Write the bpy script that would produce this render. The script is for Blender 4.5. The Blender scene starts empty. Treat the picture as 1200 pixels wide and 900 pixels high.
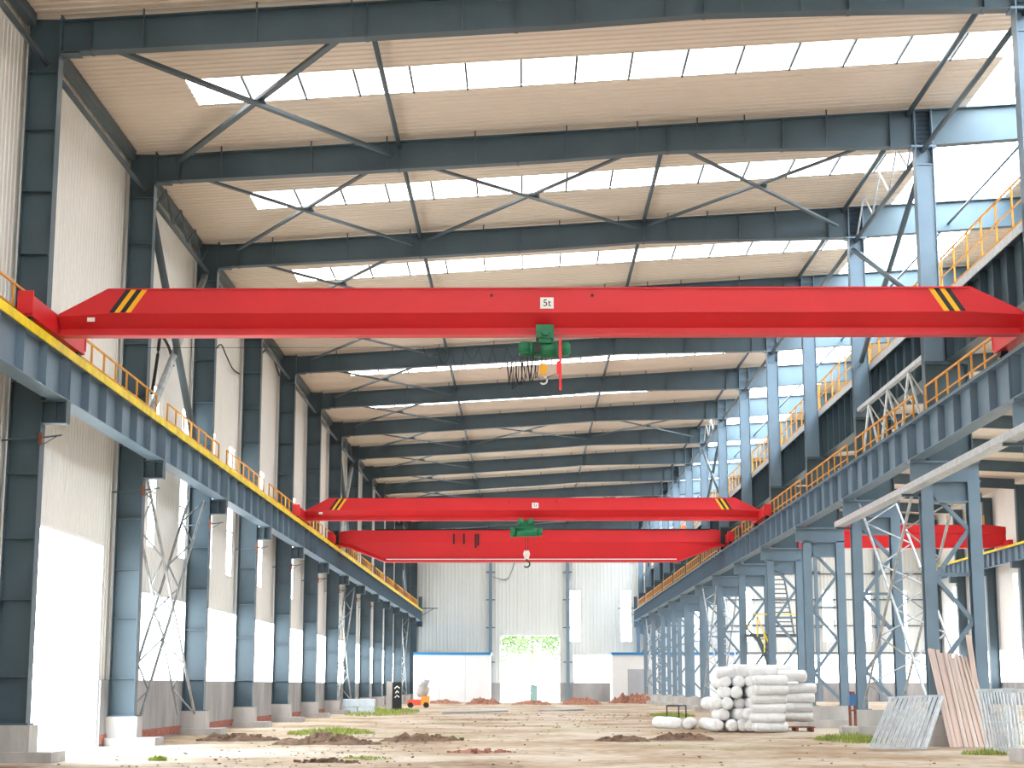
import bpy, bmesh, math, random
from mathutils import Vector, Matrix, noise
random.seed(7)
sc = bpy.context.scene
COL = sc.collection
# ------------------------------------------------------------------ camera
F_PX, PITCH = 1965.0, math.atan(353 / 1965.0)
cam_d = bpy.data.cameras.new('camera')
cam_d.sensor_width = 36.0
cam_d.lens = F_PX / 1200.0 * 36.0
cam_d.clip_end = 1500
cam = bpy.data.objects.new('camera', cam_d); COL.objects.link(cam)
cam.location = (0, 0, 1.75)
cam.rotation_euler = (math.pi / 2 + PITCH, 0, math.atan(15 / (F_PX / math.cos(PITCH))))
sc.camera = cam
# ------------------------------------------------------------------ sky and exposure
world = bpy.data.worlds.new('sky'); sc.world = world
world.use_nodes = True
bg = world.node_tree.nodes['Background']
bg.inputs[0].default_value = (0.80, 0.91, 1.0, 1)
bg.inputs[1].default_value = 26.0
SKYLIGHT_E, WINDOW_E = 6.0, 11.0
vs = sc.view_settings
vs.view_transform = 'Standard'; vs.look = 'None'; vs.gamma = 1.0; vs.use_curve_mapping = False
vs.exposure = -0.38
sc.cycles.max_bounces = 8
sc.cycles.diffuse_bounces = 5
sc.cycles.sample_clamp_indirect = 8.0

# ------------------------------------------------------------------ materials
MAT = {}
def mat(name, col, rough=0.6, metal=0.0, var=0.12, scale=3.0, bump=0.0, bscale=20.0, emit=None, spec=0.4, col2=None, stretch=None, detail=4.0):
    m = bpy.data.materials.new(name); m.use_nodes = True
    nt = m.node_tree; n = nt.nodes; l = nt.links
    b = n['Principled BSDF']
    b.inputs['Roughness'].default_value = rough
    b.inputs['Metallic'].default_value = metal
    b.inputs['Specular IOR Level'].default_value = spec
    tc = n.new('ShaderNodeTexCoord')
    src = tc.outputs['Object']
    if stretch:
        mp = n.new('ShaderNodeMapping'); mp.inputs['Scale'].default_value = stretch
        l.new(src, mp.inputs['Vector']); src = mp.outputs['Vector']
    nz = n.new('ShaderNodeTexNoise'); nz.inputs['Scale'].default_value = scale; nz.inputs['Detail'].default_value = detail
    l.new(src, nz.inputs['Vector'])
    cr = n.new('ShaderNodeValToRGB')
    c2 = col2 or tuple(c * (1 - var) for c in col)
    c1 = col if col2 else tuple(min(1, c * (1 + var)) for c in col)
    cr.color_ramp.elements[0].color = (*c2, 1); cr.color_ramp.elements[0].position = 0.3
    cr.color_ramp.elements[1].color = (*c1, 1); cr.color_ramp.elements[1].position = 0.7
    l.new(nz.outputs['Fac'], cr.inputs['Fac']); l.new(cr.outputs['Color'], b.inputs['Base Color'])
    if bump:
        n2 = n.new('ShaderNodeTexNoise'); n2.inputs['Scale'].default_value = bscale; n2.inputs['Detail'].default_value = 6
        l.new(src, n2.inputs['Vector'])
        bp = n.new('ShaderNodeBump'); bp.inputs['Strength'].default_value = bump; bp.inputs['Distance'].default_value = 0.05
        l.new(n2.outputs['Fac'], bp.inputs['Height']); l.new(bp.outputs['Normal'], b.inputs['Normal'])
    if emit:
        b.inputs['Emission Color'].default_value = (*emit[0], 1); b.inputs['Emission Strength'].default_value = emit[1]
    MAT[name] = m
    return m
mat('steel', (0.060, 0.096, 0.120), 0.45, 0.0, 0.12, 0.8)  # shaded tone of the steel paint, shade on wall columns and rafters in colour
mat('steel_lit', (0.155, 0.225, 0.29), 0.45, 0.0, 0.10, 0.8)  # same steel paint, light on middle row and girders put into the colour
mat('brace_steel', (0.065, 0.095, 0.115), 0.45, 0.0, 0.15, 1.0)
mat('galvanized', (0.56, 0.60, 0.63), 0.4, 0.35, 0.15, 6.0)
mat('brace_grey', (0.20, 0.215, 0.22), 0.5, 0.2, 0.3, 3.0)
mat('lattice_zinc', (0.42, 0.45, 0.47), 0.45, 0.3, 0.3, 3.0)
mat('red_paint', (0.60, 0.015, 0.021), 0.42, 0.0, 0.05, 0.6)
mat('yellow_paint', (0.80, 0.60, 0.02), 0.5, 0.0, 0.2, 2.0)
mat('orange_paint', (0.68, 0.30, 0.03), 0.5, 0.0, 0.15, 2.0)
mat('stripe_yellow', (0.85, 0.42, 0.01), 0.5, 0.0, 0.05, 2.0)
mat('black', (0.014, 0.015, 0.017), 0.6, 0.0, 0.1, 3.0)
mat('white_plate', (0.85, 0.85, 0.83), 0.5, 0.0, 0.03, 3.0)
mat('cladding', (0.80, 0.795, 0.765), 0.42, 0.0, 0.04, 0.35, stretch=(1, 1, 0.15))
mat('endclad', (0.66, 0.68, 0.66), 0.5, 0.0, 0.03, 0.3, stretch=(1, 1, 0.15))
mat('ceiling_sheet', (0.74, 0.66, 0.57), 0.5, 0.0, 0.05, 0.4, stretch=(0.3, 1, 1))
mat('concrete', (0.42, 0.40, 0.38), 0.9, 0.0, 0.2, 1.5, 0.3, 12, stretch=(1, 1, 0.3))
mat('plinth', (0.33, 0.32, 0.32), 0.9, 0.0, 0.22, 1.2, 0.3, 12, stretch=(1, 1, 0.25))
mat('brick_red', (0.33, 0.12, 0.09), 0.9, 0.0, 0.3, 6.0, 0.4, 20)
mat('soil', (0.16, 0.10, 0.065), 0.95, 0.0, 0.4, 4.0, 1.0, 9)
mat('rubble', (0.34, 0.16, 0.11), 0.95, 0.0, 0.4, 5.0, 1.0, 9)
mat('grass', (0.27, 0.33, 0.07), 0.8, 0.0, 0.35, 2.0)
mat('leaf', (0.105, 0.155, 0.055), 0.7, 0.0, 0.4, 1.0)
mat('bark', (0.2, 0.14, 0.09), 0.9, 0.0, 0.3, 5.0)
mat('hoist_green', (0.010, 0.16, 0.065), 0.45, 0.0, 0.15, 4.0)
mat('hook_yellow', (0.75, 0.36, 0.02), 0.5, 0.0, 0.1, 4.0)
mat('strap_red', (0.85, 0.04, 0.05), 0.6, 0.0, 0.05, 4.0)
mat('plastic_wrap', (0.80, 0.81, 0.82), 0.35, 0.0, 0.06, 5.0, 0.8, 7)
mat('plank', (0.60, 0.47, 0.41), 0.8, 0.0, 0.25, 3.0, 0.2, 10, stretch=(6, 6, 0.5))
mat('plank_pale', (0.70, 0.66, 0.63), 0.7, 0.0, 0.15, 3.0, 0.1, 10, stretch=(6, 6, 0.5))
mat('shed_white', (0.80, 0.81, 0.82), 0.5, 0.0, 0.02, 1.0)
mat('blue_trim', (0.02, 0.22, 0.50), 0.4, 0.0, 0.05, 1.0)
mat('roller_grey', (0.42, 0.44, 0.48), 0.5, 0.0, 0.05, 1.0)
mat('pale_block', (0.55, 0.64, 0.70), 0.8, 0.0, 0.12, 3.0)
mat('cabinet_green', (0.10, 0.15, 0.13), 0.6, 0.0, 0.08, 2.0)
mat('machine_red', (0.75, 0.10, 0.04), 0.5, 0.0, 0.1, 3.0)
mat('machine_orange', (0.80, 0.33, 0.05), 0.5, 0.0, 0.1, 3.0)
mat('rust', (0.22, 0.08, 0.05), 0.8, 0.0, 0.3, 8.0)
mat('toolbox_blue', (0.05, 0.14, 0.30), 0.5, 0.0, 0.1, 3.0)
mat('outside_ground', (0.62, 0.60, 0.56), 0.95, 0.0, 0.1, 0.1)
mat('skylight_pane', (0.8, 0.8, 0.8), 0.5, emit=((1.0, 0.98, 0.95), SKYLIGHT_E))
mat('window_pane', (0.8, 0.8, 0.8), 0.5, emit=((0.93, 0.97, 1.0), WINDOW_E))
def dirt():
    m = bpy.data.materials.new('dirt'); m.use_nodes = True
    nt = m.node_tree; n = nt.nodes; l = nt.links; b = n['Principled BSDF']
    b.inputs['Roughness'].default_value = 0.95; b.inputs['Specular IOR Level'].default_value = 0.2
    tc = n.new('ShaderNodeTexCoord')
    def nz(s, d=6, st=None):
        x = n.new('ShaderNodeTexNoise'); x.inputs['Scale'].default_value = s; x.inputs['Detail'].default_value = d
        mp = n.new('ShaderNodeMapping'); mp.inputs['Scale'].default_value = st or (1, 1, 1)
        l.new(tc.outputs['Object'], mp.inputs['Vector']); l.new(mp.outputs['Vector'], x.inputs['Vector']); return x.outputs['Fac']
    def ramp(f, *st):
        r = n.new('ShaderNodeValToRGB'); e = r.color_ramp.elements
        while len(e) < len(st): e.new(0.5)
        for q, (p, c) in zip(e, st): q.position = p; q.color = (*c, 1)
        l.new(f, r.inputs['Fac']); return r.outputs['Color']
    def mix(f, a, c):
        x = n.new('ShaderNodeMix'); x.data_type = 'RGBA'
        l.new(f, x.inputs['Factor']); l.new(a, x.inputs[6]); l.new(c, x.inputs[7]); return x.outputs[2]
    base = ramp(nz(0.22, 8), (0.33, (0.22, 0.14, 0.085)), (0.46, (0.41, 0.30, 0.20)), (0.58, (0.56, 0.49, 0.41)))
    fine = ramp(nz(2.5, 8), (0.35, (0.20, 0.13, 0.08)), (0.6, (0.50, 0.42, 0.33)))
    c = mix(ramp(nz(0.7, 4), (0.4, (0.15,) * 3), (0.65, (0.6,) * 3)), base, fine)
    gm = ramp(nz(0.16, 7, (1, 0.7, 1)), (0.58, (0,) * 3), (0.68, (0.55,) * 3))
    c = mix(gm, c, ramp(nz(6, 3), (0.4, (0.17, 0.20, 0.05)), (0.6, (0.34, 0.34, 0.12))))
    l.new(c, b.inputs['Base Color'])
    bp = n.new('ShaderNodeBump'); bp.inputs['Strength'].default_value = 0.9; bp.inputs['Distance'].default_value = 0.12
    l.new(nz(3.0, 8), bp.inputs['Height']); l.new(bp.outputs['Normal'], b.inputs['Normal'])
    MAT['dirt'] = m
dirt()

# ------------------------------------------------------------------ mesh helpers
class MB:
    def __init__(s): s.v = []; s.f = []
    def add(s, vs, fs):
        o = len(s.v); s.v += [tuple(v) for v in vs]; s.f += [tuple(i + o for i in f) for f in fs]; return s
    def box(s, x0, x1, y0, y1, z0, z1):
        return s.add([(x0, y0, z0), (x1, y0, z0), (x1, y1, z0), (x0, y1, z0), (x0, y0, z1), (x1, y0, z1), (x1, y1, z1), (x0, y1, z1)],
                     [(0, 3, 2, 1), (4, 5, 6, 7), (0, 1, 5, 4), (1, 2, 6, 5), (2, 3, 7, 6), (3, 0, 4, 7)])
    def loft(s, rings, cap=True):
        n = len(rings[0]); vs = [p for r in rings for p in r]; fs = []
        for i in range(len(rings) - 1):
            for j in range(n):
                a, b = i * n + j, i * n + (j + 1) % n
                fs.append((a, b, b + n, a + n))
        if cap: fs += [tuple(range(n - 1, -1, -1)), tuple((len(rings) - 1) * n + j for j in range(n))]
        return s.add(vs, fs)
    def frame(s, p, q, up=(0, 0, 1)):
        d = (Vector(q) - Vector(p)).normalized(); u = Vector(up)
        if abs(d.dot(u)) > 0.97: u = Vector((0, 1, 0))
        a = d.cross(u).normalized(); b = a.cross(d).normalized(); return a, b
    def bar(s, p, q, w, h, up=(0, 0, 1)):          # w sideways, h along up
        a, b = s.frame(p, q, up); r = []
        for c in (Vector(p), Vector(q)):
            r.append([c - a * w / 2 - b * h / 2, c + a * w / 2 - b * h / 2, c + a * w / 2 + b * h / 2, c - a * w / 2 + b * h / 2])
        return s.loft(r)
    def tube(s, pts, r, n=8, cap=True):
        pts = [Vector(p) for p in pts]; rings = []
        for i, p in enumerate(pts):
            d0 = pts[max(i - 1, 0)]; d1 = pts[min(i + 1, len(pts) - 1)]
            a, b = s.frame(d0, d1)
            rr = r[i] if isinstance(r, (list, tuple)) else r
            rings.append([p + (a * math.cos(t) + b * math.sin(t)) * rr for t in [2 * math.pi * k / n for k in range(n)]])
        return s.loft(rings, cap)
    def angle(s, p, q, w, t=0.012):                # an L section
        a, b = s.frame(p, q); P, Q = Vector(p), Vector(q)
        s.bar(P + a * 0, Q + a * 0, w, t); s.bar(P + a * (w / 2) + b * (w / 2), Q + a * (w / 2) + b * (w / 2), t, w); return s
    def hsec(s, axis, p0, p1, c, depth, width, tf=0.02, tw=0.014):
        # H section: axis 'z' runs p0..p1 in z, web normal along Y, depth in X, width in Y
        x, y = c
        s.box(x - depth / 2, x - depth / 2 + tf, y - width / 2, y + width / 2, p0, p1)
        s.box(x + depth / 2 - tf, x + depth / 2, y - width / 2, y + width / 2, p0, p1)
        s.box(x - depth / 2 + tf, x + depth / 2 - tf, y - tw / 2, y + tw / 2, p0, p1); return s
    def mesh(s, name, m, smooth=False):
        me = bpy.data.meshes.new(name); me.from_pydata(s.v, [], s.f); me.update()
        bm = bmesh.new(); bm.from_mesh(me); bmesh.ops.recalc_face_normals(bm, faces=bm.faces); bm.to_mesh(me); bm.free()
        me.materials.append(MAT[m])
        if smooth:
            for p in me.polygons: p.use_smooth = True
        return me
    def build(s, name, m, parent=None, loc=(0, 0, 0), smooth=False):
        return put(name, s.mesh(name, m, smooth), parent, loc)
def put(name, me, parent=None, loc=(0, 0, 0), rot=None):
    o = bpy.data.objects.new(name, me); COL.objects.link(o); o.location = loc
    if rot: o.rotation_euler = rot
    if parent: o.parent = parent
    return o
def tag(o, label, cat, group=None):
    o['label'] = label; o['category'] = cat
    if group: o['group'] = group
    return o
def thing(name, label, cat, loc=(0, 0, 0), group=None, rz=0):
    o = bpy.data.objects.new(name, None); COL.objects.link(o); o.location = loc; o.rotation_euler = (0, 0, rz)
    o.empty_display_size = 0.3
    return tag(o, label, cat, group)
def struct(o): o['kind'] = 'structure'; return o
def stuff(o): o['kind'] = 'stuff'; return o
def copy_tree(o, loc=None, parent=None, label=None):
    c = o.copy(); COL.objects.link(c); c.parent = parent
    if loc is not None: c.location = loc
    if label: c['label'] = label
    for ch in o.children: copy_tree(ch, None, c)
    return c
ORD = ['', 'first', 'second', 'third', 'fourth', 'fifth', 'sixth', 'seventh', 'eighth', 'ninth', 'tenth', 'eleventh', 'twelfth', 'thirteenth', 'fourteenth', 'fifteenth', 'sixteenth']
def nth(k): return ORD[14 - k]                     # frame k=13 stands at the end wall

# ------------------------------------------------------------------ layout (metres)
BAY, Y0, NF = 11.0, 40.1, 14
def YC(k): return Y0 + BAY * k
YEND, YFRONT = 184.0, -58.9
XA_IN, XA_OUT = -11.67, -12.45                     # wall columns
XW = -12.62                                         # side wall face
XB0, XB1 = 12.35, 12.92                            # upper columns of the middle row
XC_IN, XC_OUT, XCW = 44.0, 44.9, 45.1              # far row of the neighbouring hall
XR = 28.8                                          # ridge
RB = [(-13.0, 17.35), (-11.6, 17.42), (-5.0, 17.75), (1.0, 18.10), (4.5, 18.38), (8.0, 18.46), (12.35, 18.52), (28.8, 19.75), (46.0, 19.0)]
def rtop(x): return 18.28 + 0.0605 * (x + 11.6) if x <= XR else rtop(XR) - 0.05 * (x - XR)
def rbot(x):
    for (a, p), (b, q) in zip(RB, RB[1:]):
        if x <= b: return p + (q - p) * (x - a) / (b - a)
    return RB[-1][1]
def zceil(x): return rtop(x) + 0.20
GAP0, GAP1 = 14.2, 18.5                            # open strip of the roof, sheets not laid

# corrugated sheet on a rectangle; u axis carries the ribs, v is the length
def ribs(u0, u1, pitch=0.30, h=0.035):
    pts = []; n = max(1, round((u1 - u0) / pitch)); p = (u1 - u0) / n
    for i in range(n):
        a = u0 + i * p
        pts += [(a, 0.0), (a + p * 0.60, 0.0), (a + p * 0.70, h), (a + p * 0.90, h)]
    return pts + [(u1, 0.0)]
def wall_sheet(mb, plane, c, u0, u1, z0, z1, sgn=1, pitch=0.30, h=0.022):
    pr = ribs(u0, u1, pitch, h); vs = []
    for z in (z0, z1):
        for u, d in pr:
            vs.append((c + d * sgn, u, z) if plane == 'x' else (u, c + d * sgn, z))
    n = len(pr)
    mb.add(vs, [(i, i + 1, n + i + 1, n + i) for i in range(n - 1)])
def wall_with_holes(mb, plane, c, u0, u1, z0, z1, holes, sgn, pitch=0.30, h=0.022):
    us = sorted({u0, u1, *[v for a in holes for v in a[:2] if u0 < v < u1]})
    for a, b in zip(us, us[1:]):
        m = (a + b) / 2
        hs = sorted([(q[2], q[3]) for q in holes if q[0] <= m <= q[1]])
        z = z0
        for p, q in hs:
            if p > z: wall_sheet(mb, plane, c, a, b, z, p, sgn, pitch, h)
            z = max(z, q)
        if z < z1: wall_sheet(mb, plane, c, a, b, z, z1, sgn, pitch, h)

# ------------------------------------------------------------------ floor and outside ground
def ground_z(x, y):
    z = 0.05 * noise.noise(Vector((x * 0.35, y * 0.25, 1.3))) + 0.03 * noise.noise(Vector((x * 1.1, y * 0.9, 4.1)))
    z += 0.015 * noise.noise(Vector((x * 3.1, y * 2.4, 7.7)))
    e = max(0.0, abs(x) - 11.5) if x < 12.5 else 0
    return z * (1.0 if abs(x) < 11.0 else 0.35) - 0.02
mb = MB()
xs = [-12.7 + 0.5 * i for i in range(118)]; ys = [-58, -40, -20] + [-4 + 0.6 * i for i in range(314)]; ys[-1] = 184.0
vsx = [(x, y, ground_z(x, y)) for y in ys for x in xs]; nx = len(xs)
mb.add(vsx, [(j * nx + i, j * nx + i + 1, (j + 1) * nx + i + 1, (j + 1) * nx + i) for j in range(len(ys) - 1) for i in range(nx - 1)])
struct(mb.build('floor', 'dirt', smooth=True))
g = MB(); g.box(-200, 200, -60, 420, -0.6, -0.15)
struct(g.build('floor_outside', 'outside_ground'))

# ------------------------------------------------------------------ walls
SLIT_Z = (6.35, 11.8)
slits = [(55.9, 57.1), (61.0, 62.3), (66.4, 67.6), (70.9, 72.3)] + [(YC(k) + 6.3, YC(k) + 7.6) for k in range(3, 13)]
BAND = (1.9, 4.8)
DOOR_L = (41.2, 50.0, 0.0, 5.89)
holes = [(a, b, *SLIT_Z) for a, b in slits] + [(55.5, YC(12) + 8, *BAND), DOOR_L]
wl = MB(); wall_with_holes(wl, 'x', XW, YFRONT, YEND, 1.9, 18.9, holes, 1)
wl.v = [(x, y, z if z < 18 else zceil(x) + 0.02) for x, y, z in wl.v]
struct(wl.build('wall_left', 'cladding'))
pl = MB(); pl.box(XW - 0.2, XW + 0.16, YFRONT, DOOR_L[0], -0.1, 1.9).box(XW - 0.2, XW + 0.16, DOOR_L[1], YEND, -0.1, 1.9)
struct(pl.build('baseboard_left', 'plinth'))
br = MB(); br.box(XW + 0.16, XW + 0.20, DOOR_L[1] + 0.1, YEND, 0.06, 0.32)
struct(br.build('trim_1', 'brick_red'))
# window band panes and slit panes in the side wall
def window(n, box, frame_boxes):
    w = MB(); w.box(*box); o = struct(w.build('window_%d' % n, 'window_pane'))
    f = MB()
    for b in frame_boxes: f.box(*b)
    f.build('window_frame', 'white_plate', o)
wn = 1
for k in range(1, 13):
    a = 55.5 if k == 1 else YC(k) + 0.02; b = YC(k + 1) - 0.02 if k < 12 else YC(12) + 8
    window(wn, (XW - 0.06, XW - 0.04, a, b, *BAND),
           [(XW - 0.08, XW, a, b, BAND[0] - 0.03, BAND[0] + 0.03), (XW - 0.08, XW, a, b, BAND[1] - 0.03, BAND[1] + 0.03)]); wn += 1
for a, b in slits:
    window(wn, (XW - 0.06, XW - 0.04, a, b, *SLIT_Z),
           [(XW - 0.07, XW, a - 0.03, a + 0.03, *SLIT_Z), (XW - 0.07, XW, b - 0.03, b + 0.03, *SLIT_Z)] +
           [(XW - 0.05, XW + 0.02, a, b, z - 0.03, z + 0.03) for z in (8.2, 10.0)]); wn += 1
d = MB(); d.box(XW - 0.12, XW + 0.08, DOOR_L[1] - 0.08, DOOR_L[1] + 0.02, 0, 5.9).box(XW - 0.12, XW + 0.08, DOOR_L[0], DOOR_L[0] + 0.1, 0, 5.9).box(XW - 0.12, XW + 0.08, DOOR_L[0], DOOR_L[1], 5.82, 5.92)
struct(d.build('door_1', 'white_plate'))

# end wall
eholes = [(-2.68, 3.8, 0.0, 7.04), (4.95, 6.02, 6.4, 11.9), (10.43, 11.57, 6.4, 11.9), (5.3, 9.6, 2.0, 5.0)]
for x in (18.5, 23.6, 32.4, 36.5, 40.4): eholes.append((x, x + 1.1, 6.4, 11.9))
eholes += [(23.4, 44.0, 2.0, 5.0)]
we = MB(); wall_with_holes(we, 'y', YEND, XW, XCW, 2.0, 25.0, eholes, -1, 0.40, 0.03)
wall_sheet(we, 'y', YEND, XW, XW + 0.01, 0, 2)
we.v = [(x, y, z if z < 24 else zceil(x) + 0.02) for x, y, z in we.v]
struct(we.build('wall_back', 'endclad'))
bb = MB(); bb.box(XW, -2.68, YEND - 0.1, YEND + 0.15, -0.1, 2.0).box(3.8, XCW, YEND - 0.1, YEND + 0.15, -0.1, 2.0)
struct(bb.build('baseboard_back', 'plinth'))
for a, b, z0, z1 in eholes[1:]:
    window(wn, (a, b, YEND + 0.03, YEND + 0.05, z0, z1), [(a, b, YEND - 0.04, YEND + 0.06, z - 0.04, z + 0.04) for z in (z0, (z0 + z1) / 2, z1)]); wn += 1
d = MB(); d.box(-2.78, -2.62, YEND - 0.08, YEND + 0.1, 0, 7.1).box(3.74, 3.9, YEND - 0.08, YEND + 0.1, 0, 7.1).box(-2.78, 3.9, YEND - 0.08, YEND + 0.1, 7.0, 7.12)
struct(d.build('door_2', 'white_plate'))
# far side wall of the neighbouring hall
wr = MB(); ch = [(YC(k) + 4.5, YC(k) + 5.7, 6.4, 11.9) for k in range(6, 13)] + [(YC(7), YC(12) + 9, 2.0, 5.0)]
wall_with_holes(wr, 'x', XCW, YFRONT, YEND, 2.0, 25.0, ch, -1)
wr.v = [(x, y, z if z < 24 else zceil(x) + 0.02) for x, y, z in wr.v]
struct(wr.build('wall_right', 'cladding'))
b2 = MB(); b2.box(XCW - 0.1, XCW + 0.2, YFRONT, YEND, -0.1, 2.0); struct(b2.build('baseboard_right', 'plinth'))
for a, b, z0, z1 in ch:
    window(wn, (XCW + 0.03, XCW + 0.05, a, b, z0, z1), [(XCW - 0.04, XCW + 0.06, a, b, z - 0.04, z + 0.04) for z in (z0, z1)]); wn += 1

wf = MB(); wall_sheet(wf, 'y', YFRONT, XW, XCW, -0.1, 25.0, 1, 0.4)  # unseen wall added behind the camera to keep front daylight out
wf.v = [(x, y, z if z < 24 else zceil(x) + 0.02) for x, y, z in wf.v]
struct(wf.build('wall_front_added', 'endclad'))
# ------------------------------------------------------------------ ceiling sheets with skylight strips and the open strip
SK = (4.95, 7.05); SKX = (-9.57, 14.15)
def roof_sheet(mb, x0, x1, y0, y1):
    if y1 - y0 < 0.01: return
    pr = ribs(y0, y1, 0.33, 0.032); n = len(pr)
    seg = [x0, x1] if not (x0 < XR < x1) else [x0, XR, x1]
    vs = [(x, y, zceil(x) - d) for x in seg for y, d in pr]
    mb.add(vs, [(j * n + i, j * n + i + 1, (j + 1) * n + i + 1, (j + 1) * n + i) for j in range(len(seg) - 1) for i in range(n - 1)])
cm = MB()
for k in range(-9, 13):
    a, b = YC(k), YC(k + 1)
    if k == 12: b = YEND
    s0, s1 = a + SK[0], a + SK[1]
    roof_sheet(cm, XW, GAP0, a, s0); roof_sheet(cm, XW, GAP0, s1, b)
    roof_sheet(cm, XW, SKX[0], s0, s1); roof_sheet(cm, SKX[1], GAP0, s0, s1)
    if k < -1: roof_sheet(cm, GAP0, GAP1, a, b)  # unseen stretch closed behind the camera to cut light on camera-facing steel
    roof_sheet(cm, GAP1, XCW, a, s0); roof_sheet(cm, GAP1, XCW, s1, b)
    roof_sheet(cm, GAP1, 20.5, s0, s1); roof_sheet(cm, 42.0, XCW, s0, s1)
struct(cm.build('ceiling', 'ceiling_sheet'))
NP = 15; PW = (SKX[1] - SKX[0]) / NP; ang = math.atan(0.0605)
pane_me = MB().box(0.02, PW - 0.02, 0, SK[1] - SK[0], 0.05, 0.06).mesh('pane', 'skylight_pane')
purl_me = MB().box(-0.03, 0.03, -0.02, SK[1] - SK[0] + 0.02, -0.05, 0.14).mesh('purlin', 'brace_steel')
for k in range(-3, 13):
    t = thing('skylight', 'long white roof skylight strip of panes, %s strip from the end wall' % ORD[13 - k], 'skylight', (0, YC(k) + SK[0], zceil(0)), 'roof skylight strips')
    for i in range(NP):
        x = SKX[0] + i * PW
        put('pane', pane_me, t, (x, 0, 0.0605 * x), (0, -ang, 0))
        if i: put('purlin', purl_me, t, (x, 0, 0.0605 * x), (0, -ang, 0))
sk2 = {}  # glowing strips added to light the neighbouring hall
for k in range(-2, 13):
    t = thing('skylight', 'added white ridge skylight strip over the neighbouring hall, %s strip from the end wall' % ORD[13 - k], 'skylight', (0, YC(k) + SK[0], 0), 'added neighbouring hall skylight strips')
    if not sk2:
        sk2['a'] = MB().loft([[(20.5, 0, zceil(20.5)), (20.5, 2.10, zceil(20.5)), (20.5, 2.10, zceil(20.5) + .02), (20.5, 0, zceil(20.5) + .02)], [(XR, 0, zceil(XR)), (XR, 2.10, zceil(XR)), (XR, 2.10, zceil(XR) + .02), (XR, 0, zceil(XR) + .02)]]).mesh('pane', 'skylight_pane')
        sk2['b'] = MB().loft([[(XR, 0, zceil(XR)), (XR, 2.10, zceil(XR)), (XR, 2.10, zceil(XR) + .02), (XR, 0, zceil(XR) + .02)], [(42, 0, zceil(42)), (42, 2.10, zceil(42)), (42, 2.10, zceil(42) + .02), (42, 0, zceil(42) + .02)]]).mesh('pane', 'skylight_pane')
    put('pane', sk2['a'], t); put('pane', sk2['b'], t)

# ------------------------------------------------------------------ wall columns (row A) with corbels and footings
colA = {}
def a_col_meshes():
    c = (XA_IN + XA_OUT) / 2; dp = XA_IN - XA_OUT
    colA['web'] = MB().box(XA_OUT + .02, XA_IN - .02, -0.008, 0.008, 0.85, 18.35).mesh('web', 'steel')
    colA['fi'] = MB().box(XA_IN - .022, XA_IN, -0.2, 0.2, 0.85, 18.3).mesh('flange', 'steel')
    colA['fo'] = MB().box(XA_OUT, XA_OUT + .022, -0.2, 0.2, 0.85, 18.3).mesh('flange', 'steel')
    colA['st'] = MB().box(XA_OUT + .022, XA_IN - .022, -0.19, -0.008, -0.011, 0.011).mesh('stiffener', 'steel')
    colA['base'] = MB().box(XA_OUT - .08, XA_IN + .06, -0.26, 0.26, 0.83, 0.87).mesh('base_plate', 'steel')
    m = MB()
    m.box(XA_IN, -11.08, -0.18, 0.18, 8.50, 8.54).box(XA_IN, -11.08, -0.18, 0.18, 7.98, 8.02).box(XA_IN, -11.10, -0.01, 0.01, 8.02, 8.50)
    m.box(-11.10, -11.07, -0.18, 0.18, 7.98, 8.54).box(-11.36, -11.34, -0.17, 0.17, 8.02, 8.5)
    colA['cor'] = m.mesh('corbel', 'steel')
a_col_meshes()
foot_ped = MB().box(-12.55, -11.53, -0.36, 0.36, 0.2, 0.83).mesh('pedestal', 'concrete')
foot_slab = MB().box(-12.44, -10.92, -0.62, 0.62, -0.12, 0.22).mesh('slab', 'concrete')
for k in range(NF):
    t = thing('steel_column', 'dark blue-grey steel wall column beside white cladding, %s from the end wall' % nth(k), 'column', (0, YC(k), 0), 'wall columns')
    put('web', colA['web'], t); put('flange', colA['fi'], t); put('flange', colA['fo'], t); put('base_plate', colA['base'], t); put('corbel', colA['cor'], t)
    for z in (1.95, 3.75, 5.2, 6.75, 9.0, 10.6, 12.2, 13.8, 15.4, 16.9): put('stiffener', colA['st'], t, (0, 0, z))
    t = thing('column_footing', 'weathered concrete footing under the %s wall column from the end wall' % nth(k), 'footing', (0, YC(k), 0), 'wall column footings')
    put('pedestal', foot_ped, t); put('slab', foot_slab, t)
# conduit brackets with rusty clamps on the columns
cb = [MB().tube([(-12.58, -0.24, 7.55), (-11.60, -0.24, 7.62)], 0.025, 6).mesh('pipe_stub', 'brace_steel'),
      MB().box(-11.69, -11.61, -0.28, -0.12, 7.46, 7.74).mesh('clamp', 'rust'),
      MB().bar((-11.6, -0.2, 7.62), (-11.15, -0.2, 7.68), 0.03, 0.04).bar((-11.6, -0.2, 7.45), (-11.25, -0.2, 7.66), 0.02, 0.02).mesh('arm', 'brace_steel')]
for k in range(9):
    t = thing('conduit_bracket', 'small rusty clamp with a bracket arm on the %s wall column from the end wall' % nth(k), 'bracket', (0, YC(k), 0), 'conduit brackets on the wall columns')
    put('pipe_stub', cb[0], t); put('clamp', cb[1], t); put('arm', cb[2], t)

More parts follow.
